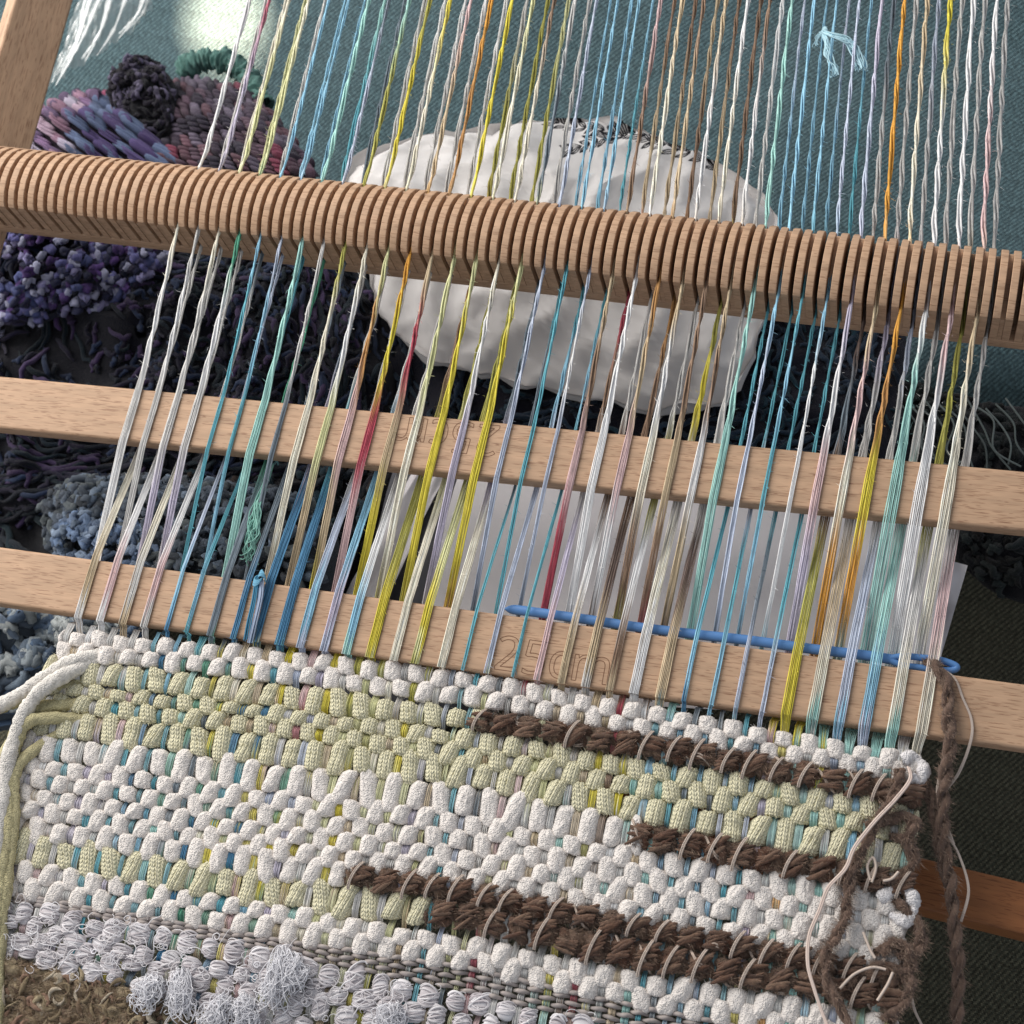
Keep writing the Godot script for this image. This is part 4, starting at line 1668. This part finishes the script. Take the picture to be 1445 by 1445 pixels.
func paper_sheet(corners: Array, curl: float, col: Color) -> Mesh:
	var s := Shape.new()
	var q := []
	for k in corners:
		q.append(px(k[0], k[1], k[2]))
	for face in 2:
		var p := PackedVector3Array()
		for i in 24:
			for j in 20:
				var x := i / 23.0
				var y := j / 19.0
				var w: Vector3 = (q[0] as Vector3).lerp(q[1], x).lerp((q[3] as Vector3).lerp(q[2], x), y)
				w.z += curl * (sin(x * PI * 1.3 + y) * 0.5 + noise_b.get_noise_2d(x * 1.7 + curl * 900.0, y * 1.5)) - 0.0003 * face
				p.append(w)
		var side := 1.0 if (p[20] - p[0]).cross(p[1] - p[0]).z > 0 else -1.0
		s.sheet(p, 24, 20, PackedColorArray(), side * (1.0 if face == 0 else -1.0), false, PackedVector2Array(), col)
	return s.mesh()


func build_background() -> void:
	rng.seed = 303
	var navy := [rgb(36, 54, 72), rgb(28, 42, 58), rgb(46, 62, 82), rgb(34, 62, 76)]
	var dusk := [rgb(38, 36, 54), rgb(26, 30, 42), rgb(72, 58, 92), rgb(44, 56, 84), rgb(28, 40, 50)]
	# purple woven piece at the top left
	var o := thing("woven_piece", "pink and purple chunky woven piece beside the left post, above the heddle bar", "textile")
	var s := Shape.new()
	var tones := [rgb(190, 166, 186), rgb(136, 108, 146), rgb(154, 120, 142), rgb(98, 80, 112), rgb(178, 170, 190)]
	woven_patch(s, [[30, 150, -0.085], [205, 128, -0.095], [245, 235, -0.07], [10, 240, -0.065]], 9, 9, 0.014, func(x: float, y: float) -> Color:
		var c: Color = tones[rng.randi() % 5]
		if x + y * 0.4 > 0.75:
			c = rgb(108, 124, 160) if rng.randf() < 0.6 else rgb(92, 78, 128)
		if rng.randf() < 0.04:
			c = rgb(160, 76, 112)
		return jit(c, 0.2), 0.55)
	part("woven_stitches", s.mesh(), wool, o, "stuff")
	o = thing("woven_piece", "dusky mauve and rose woven piece behind the warp, right of the pink one", "textile")
	s = Shape.new()
	var mauve := [rgb(100, 80, 94), rgb(80, 68, 84), rgb(116, 86, 98), rgb(116, 106, 124), rgb(62, 56, 70)]
	woven_patch(s, [[212, 112, -0.095], [352, 128, -0.105], [450, 245, -0.08], [222, 248, -0.075]], 9, 13, 0.012, func(_x: float, _y: float) -> Color:
		return jit(mauve[rng.randi() % 5] if rng.randf() > 0.04 else rgb(130, 66, 86), 0.25), 0.1)
	part("woven_stitches", s.mesh(), wool, o, "stuff")
	o = thing("rolled_edge", "dark plum rolled woven edge standing up between the pink and mauve pieces", "textile")
	s = Shape.new()
	var lump := outline([[163, 160], [166, 118], [190, 92], [222, 94], [246, 118], [252, 160], [240, 200], [190, 200]], -0.08, 48)
	pillow(s, lump, 0.014, 0.003, 60.0, rgb(26, 24, 32))
	strands_on(s, lump, 0.014, 0.003, 60.0, 190, 0.0011, [rgb(36, 32, 44), rgb(66, 60, 80), rgb(104, 98, 122), rgb(28, 26, 34)], 0.1, 5)
	part("rolled_yarns", s.mesh(), wool, o, "stuff")
	# green gathered cloth
	o = thing("gathered_cloth", "small green gathered cloth lying on the couch at top left", "textile")
	s = Shape.new()
	var path := smooth_path([px(258, 104, -0.105), px(272, 90, -0.1), px(300, 84, -0.1), px(330, 92, -0.1), px(352, 112, -0.1), px(372, 150, -0.1)], 30)
	var rad := PackedFloat32Array()
	for i in path.size():
		rad.append(0.0044 * (1.0 + 0.26 * noise_a.get_noise_1d(i * 0.09) + 0.14 * sin(i * 0.9 + 3.0 * noise_a.get_noise_1d(i * 0.05))) * minf(1.0, (i + 3) / 14.0))
	rough_tube(s, path, rad, 20, colours(path.size(), rgb(104, 148, 140)), 0.0022, 330.0)
	part("gathers", s.mesh(), wool, o)
	# dark knitted pile on the left, below the heddle bar
	o = thing("knitted_blanket", "dark knitted blanket with lilac and blue flecks, left under the heddle bar", "blanket")
	var b := outline([[-120, 300], [60, 285], [240, 320], [420, 345], [540, 390], [560, 520], [520, 640], [380, 720], [200, 740], [-20, 760], [-140, 640]], -0.085)
	s = Shape.new()
	pillow(s, b, 0.028, 0.006, 22.0, rgb(24, 25, 34))
	part("knitted_ground", s.mesh(), wool, o)
	s = Shape.new()
	strands_on(s, b, 0.028, 0.006, 22.0, 1300, 0.0012, dusk, 0.06, 7)
	part("dark_yarns", s.mesh(), wool, o, "stuff")
	s = Shape.new()
	var b2 := outline([[-60, 322], [80, 318], [250, 345], [240, 400], [170, 440], [60, 470], [-60, 480]], -0.062)
	strands_on(s, b2, 0.016, 0.003, 30.0, 330, 0.0015, [rgb(150, 146, 190), rgb(112, 112, 166), rgb(84, 92, 140), rgb(176, 178, 206), rgb(92, 68, 128), rgb(60, 62, 92)], 0.028, 4)
	strands_on(s, b2, 0.014, 0.003, 30.0, 150, 0.0013, [rgb(52, 48, 74), rgb(36, 40, 60), rgb(86, 60, 112)], 0.1, 2)
	part("lilac_stitches", s.mesh(), wool, o, "stuff")
	# navy fuzzy pile behind the middle
	o = thing("fuzzy_cloth", "navy fuzzy cloth behind the upper stick, under the white bag", "textile")
	b = outline([[500, 360], [700, 420], [900, 420], [1090, 410], [1260, 430], [1275, 560], [1260, 690], [1000, 720], [700, 700], [500, 690], [450, 520]], -0.095)
	s = Shape.new()
	pillow(s, b, 0.02, 0.004, 20.0, rgb(22, 27, 40))
	part("cloth", s.mesh(), wool, o)
	s = Shape.new()
	strands_on(s, b, 0.02, 0.004, 20.0, 700, 0.0011, navy, 0.05, 9)
	part("nap", s.mesh(), wool, o, "stuff")
	# white bag
	o = thing("white_bag", "crumpled white paper bag with black leaf print, behind the heddle bar", "bag")
	b = outline([[488, 250], [520, 218], [600, 196], [690, 182], [770, 172], [860, 172], [930, 196], [1000, 226], [1062, 270], [1100, 320], [1090, 400], [1068, 490], [1030, 560], [930, 580], [800, 556], [690, 532], [600, 505], [545, 455], [522, 380], [498, 310]], -0.07, 120)
	for k in b.size():
		b[k] += Vector3(noise_a.get_noise_1d(k * 0.35), noise_a.get_noise_1d(k * 0.35 + 300.0), 0) * 0.0016 + Vector3(noise_a.get_noise_1d(k * 1.1 + 90.0), noise_a.get_noise_1d(k * 1.1 + 700.0), 0) * 0.0006
	s = Shape.new()
	var lo := Vector2(1e9, 1e9)
	var hi := -lo
	for q in b:
		lo = lo.min(Vector2(q.x, q.y))
		hi = hi.max(Vector2(q.x, q.y))
	pillow(s, b, 0.020, 0.0045, 30.0, Color.WHITE, Rect2(lo, hi - lo))
	var paper := StandardMaterial3D.new()
	paper.albedo_texture = ImageTexture.create_from_image(leaf_print(lo, hi))
	paper.roughness = 0.8
	paper.metallic_specular = 0.25
	part("bag_body", s.mesh(), paper, o)
	# loose papers between the sticks
	var plain := StandardMaterial3D.new()
	plain.albedo_color = Color(0.9, 0.885, 0.895)
	plain.roughness = 0.8
	plain.metallic_specular = 0.25
	o = thing("paper_sheet", "large pale sheet of paper seen between the two sticks", "paper")
	part("sheet", paper_sheet([[655, 640, -0.055], [1352, 720, -0.06], [1318, 1015, -0.04], [560, 980, -0.04]], 0.004, Color.WHITE), plain, o)
	o = thing("paper_sheet", "folded paper corner sticking out at the right, beside the needle's eye", "paper")
	part("sheet", paper_sheet([[1240, 760, -0.07], [1366, 796, -0.062], [1318, 960, -0.058], [1230, 980, -0.06]], 0.003, Color.WHITE), plain, o)
	o = thing("paper_sheet", "narrow pale fold of paper at the left, among the yellow threads", "paper")
	part("sheet", paper_sheet([[585, 660, -0.07], [640, 640, -0.07], [520, 900, -0.055], [455, 900, -0.055]], 0.003, Color.WHITE), plain, o)
	var speck := StandardMaterial3D.new()
	speck.albedo_color = Color(0.36, 0.36, 0.38)
	speck.roughness = 0.95
	o = thing("grey_cloth", "dark grey cloth seen between the yellow threads and the big paper", "textile")
	part("cloth", paper_sheet([[560, 640, -0.075], [720, 650, -0.075], [700, 1010, -0.06], [470, 990, -0.06]], 0.004, Color.WHITE), speck, o)
	# grey-blue knitted roll
	o = thing("knitted_roll", "grey-blue roll of chunky knitting behind the threads, between the sticks at left", "textile")
	s = Shape.new()
	var smoke := [rgb(112, 122, 136), rgb(94, 104, 116), rgb(134, 150, 170), rgb(86, 92, 100), rgb(120, 128, 132)]
	b = outline([[68, 745], [78, 708], [120, 686], [190, 682], [290, 692], [400, 700], [470, 740], [470, 830], [380, 870], [200, 850], [95, 820]], -0.05)
	pillow(s, b, 0.02, 0.002, 30.0, rgb(70, 76, 84))
	strands_on(s, b, 0.021, 0.002, 30.0, 560, 0.0016, smoke, 0.03, 6)
	var b3 := outline([[80, 770], [110, 735], [170, 725], [240, 750], [250, 800], [170, 830], [95, 815]], -0.043)
	strands_on(s, b3, 0.016, 0.002, 30.0, 120, 0.0015, [rgb(136, 160, 196), rgb(150, 168, 192), rgb(120, 138, 166)], 0.06, 6)
	part("knit_stitches", s.mesh(), wool, o, "stuff")
	# grey-blue loose yarn under the lower stick
	o = thing("yarn_heap", "heap of soft grey-blue yarn under the lower stick, far left", "yarn")
	b = outline([[-80, 840], [60, 838], [170, 862], [205, 905], [150, 965], [60, 1010], [-90, 1030]], -0.055)
	s = Shape.new()
	pillow(s, b, 0.022, 0.004, 40.0, rgb(92, 102, 112))
	part("heap", s.mesh(), wool, o)
	s = Shape.new()
	strands_on(s, b, 0.022, 0.004, 40.0, 260, 0.0019, [rgb(146, 162, 178), rgb(170, 180, 186), rgb(124, 138, 156), rgb(110, 132, 160), rgb(204, 210, 210)], 0.1, 10)
	part("loose_yarns", s.mesh(), wool, o, "stuff")
	# dark yarns between the sticks, left of the paper
	o = thing("dark_yarns", "tangle of black and teal yarn behind the blue threads, between the sticks", "yarn")
	b = outline([[330, 620], [500, 640], [600, 660], [560, 800], [480, 900], [340, 900], [250, 840], [-60, 800], [-60, 640], [150, 640]], -0.085)
	s = Shape.new()
	pillow(s, b, 0.015, 0.004, 40.0, rgb(18, 20, 26))
	strands_on(s, b, 0.015, 0.004, 40.0, 220, 0.0016, [rgb(24, 28, 36), rgb(38, 46, 56), rgb(30, 52, 62), rgb(58, 48, 44)], 0.09, 4)
	part("tangle", s.mesh(), wool, o, "stuff")
	# dark fringed cloth at the right
	o = thing("fringed_scarf", "black-green fringed scarf on the couch at the right, behind the sticks", "scarf")
	b = outline([[1255, 545], [1330, 560], [1460, 580], [1600, 600], [1600, 860], [1440, 850], [1360, 800], [1310, 720]], -0.10)
	s = Shape.new()
	pillow(s, b, 0.012, 0.004, 40.0, rgb(24, 28, 30))
	strands_on(s, b, 0.012, 0.004, 40.0, 260, 0.0015, [rgb(26, 32, 34), rgb(36, 44, 44), rgb(20, 22, 24)], 0.06, 4)
	part("cloth", s.mesh(), wool, o, "stuff")
	s = Shape.new()
	for k in 12:
		var x := 1290 + 14.0 * k
		var ctrl := [px(x - 25, 560 + rr(0, 20), -0.08), px(x, 600 + rr(-8, 8), -0.078), px(x + rr(-10, 25), 635 + rr(-8, 8), -0.078), px(x + rr(0, 40), 655 + rr(-5, 10), -0.08)]
		s.tube(smooth_path(ctrl, 8), PackedFloat32Array([0.00035]), 5, PackedColorArray([jit(rgb(120, 130, 128), 0.3)]))
	part("fringe", s.mesh(), wool, o, "stuff")
	# clear plastic bag at the top left
	o = thing("plastic_bag", "crinkled clear plastic bag on the couch at the top left", "bag")
	s = Shape.new()
	var film := PackedVector3Array()
	for i in 34:
		for j in 34:
			var x := i / 33.0
			var y := j / 33.0
			var w := px(250, -40, -0.12).lerp(px(150, -60, -0.115), x).lerp(px(200, 40, -0.12).lerp(px(68, 128, -0.105), x), y)
			var crease := absf(noise_a.get_noise_2d(x * 7.0 - y * 1.6, y * 1.2)) + 0.12 * absf(noise_a.get_noise_2d(x * 15.0, y * 2.0 + 8.0))
			w.z += 0.012 * sin(PI * x) * sin(PI * y) + 0.0065 * crease
			film.append(w)
	s.sheet(film, 34, 34, PackedColorArray(), 1.0 if (film[34] - film[0]).cross(film[1] - film[0]).z > 0 else -1.0)
	var clear := StandardMaterial3D.new()
	clear.albedo_color = Color(0.93, 0.96, 0.96, 0.26)
	clear.transparency = BaseMaterial3D.TRANSPARENCY_ALPHA
	clear.roughness = 0.24
	clear.metallic_specular = 0.9
	clear.cull_mode = BaseMaterial3D.CULL_DISABLED
	part("film", s.mesh(), clear, o)
	var folds := Shape.new()          # where the film lies doubled in long creases
	for k in 11:
		var x0 := rr(0.05, 0.95)
		var from := px(255, -40, -0.1).lerp(px(150, -60, -0.1), x0) + Vector3(0, 0, rr(0, 0.006))
		var to := px(190, 40, -0.1).lerp(px(66, 130, -0.092), x0 * 0.9 + rr(0, 0.1)) + Vector3(0, 0, rr(0, 0.006))
		var sag := Vector3(rr(-0.002, 0.002), rr(-0.002, 0.002), 0.003)
		var line := smooth_path([from, from.lerp(to, 0.35) + sag, from.lerp(to, 0.7) - sag * 0.5, to], 10)
		var wide := PackedFloat32Array()
		for i in line.size():
			wide.append(rr(0.0003, 0.0011) * (0.3 + sin(PI * i / (line.size() - 1.0))))
		folds.tube(line, wide, 6, PackedColorArray([Color.WHITE]), 0.35)
	var doubled := clear.duplicate()
	doubled.albedo_color = Color(0.95, 0.97, 0.97, 0.36)
	part("film_folds", folds.mesh(), doubled, o, "stuff")


func colours(n: int, c: Color) -> PackedColorArray:
	var out := PackedColorArray()
	for i in n:
		out.append(jit(c, 0.12))
	return out


func leaf_print(lo: Vector2, hi: Vector2) -> Image:       # off-white paper with two sprigs of black leaves
	var n := 768
	var im := Image.create_empty(n, n, false, Image.FORMAT_RGB8)
	im.fill(Color(0.84, 0.83, 0.825))
	var r := RandomNumberGenerator.new()
	r.seed = 12
	for sprig in [[975, 216, 860, 188, 9], [880, 196, 776, 176, 8], [870, 205, 800, 226, 6], [1010, 238, 905, 206, 6]]:
		var a := px(sprig[0], sprig[1], -0.07)
		var b := px(sprig[2], sprig[3], -0.07)
		for k in int(sprig[4]):
			for side in [-1.0, 1.0]:
				var t := k / float(sprig[4])
				var root := Vector2(a.x, a.y).lerp(Vector2(b.x, b.y), t)
				var dir := (Vector2(b.x, b.y) - Vector2(a.x, a.y)).normalized().rotated(side * r.randf_range(0.5, 0.9))
				var length := r.randf_range(0.0045, 0.0075)
				for line in 3:
					var sway := (line - 1) * 0.0009
					for q in 120:
						var u := q / 119.0
						var w := root + dir * length * u + dir.orthogonal() * sway * sin(PI * u)
						var uv := (w - lo) / (hi - lo) * n
						for dx in 2:
							for dy in 2:
								var x := int(uv.x) + dx
								var y := int(uv.y) + dy
								if x >= 0 and y >= 0 and x < n and y < n:
									im.set_pixel(x, y, Color(0.1, 0.1, 0.12))
	im.generate_mipmaps()
	return im
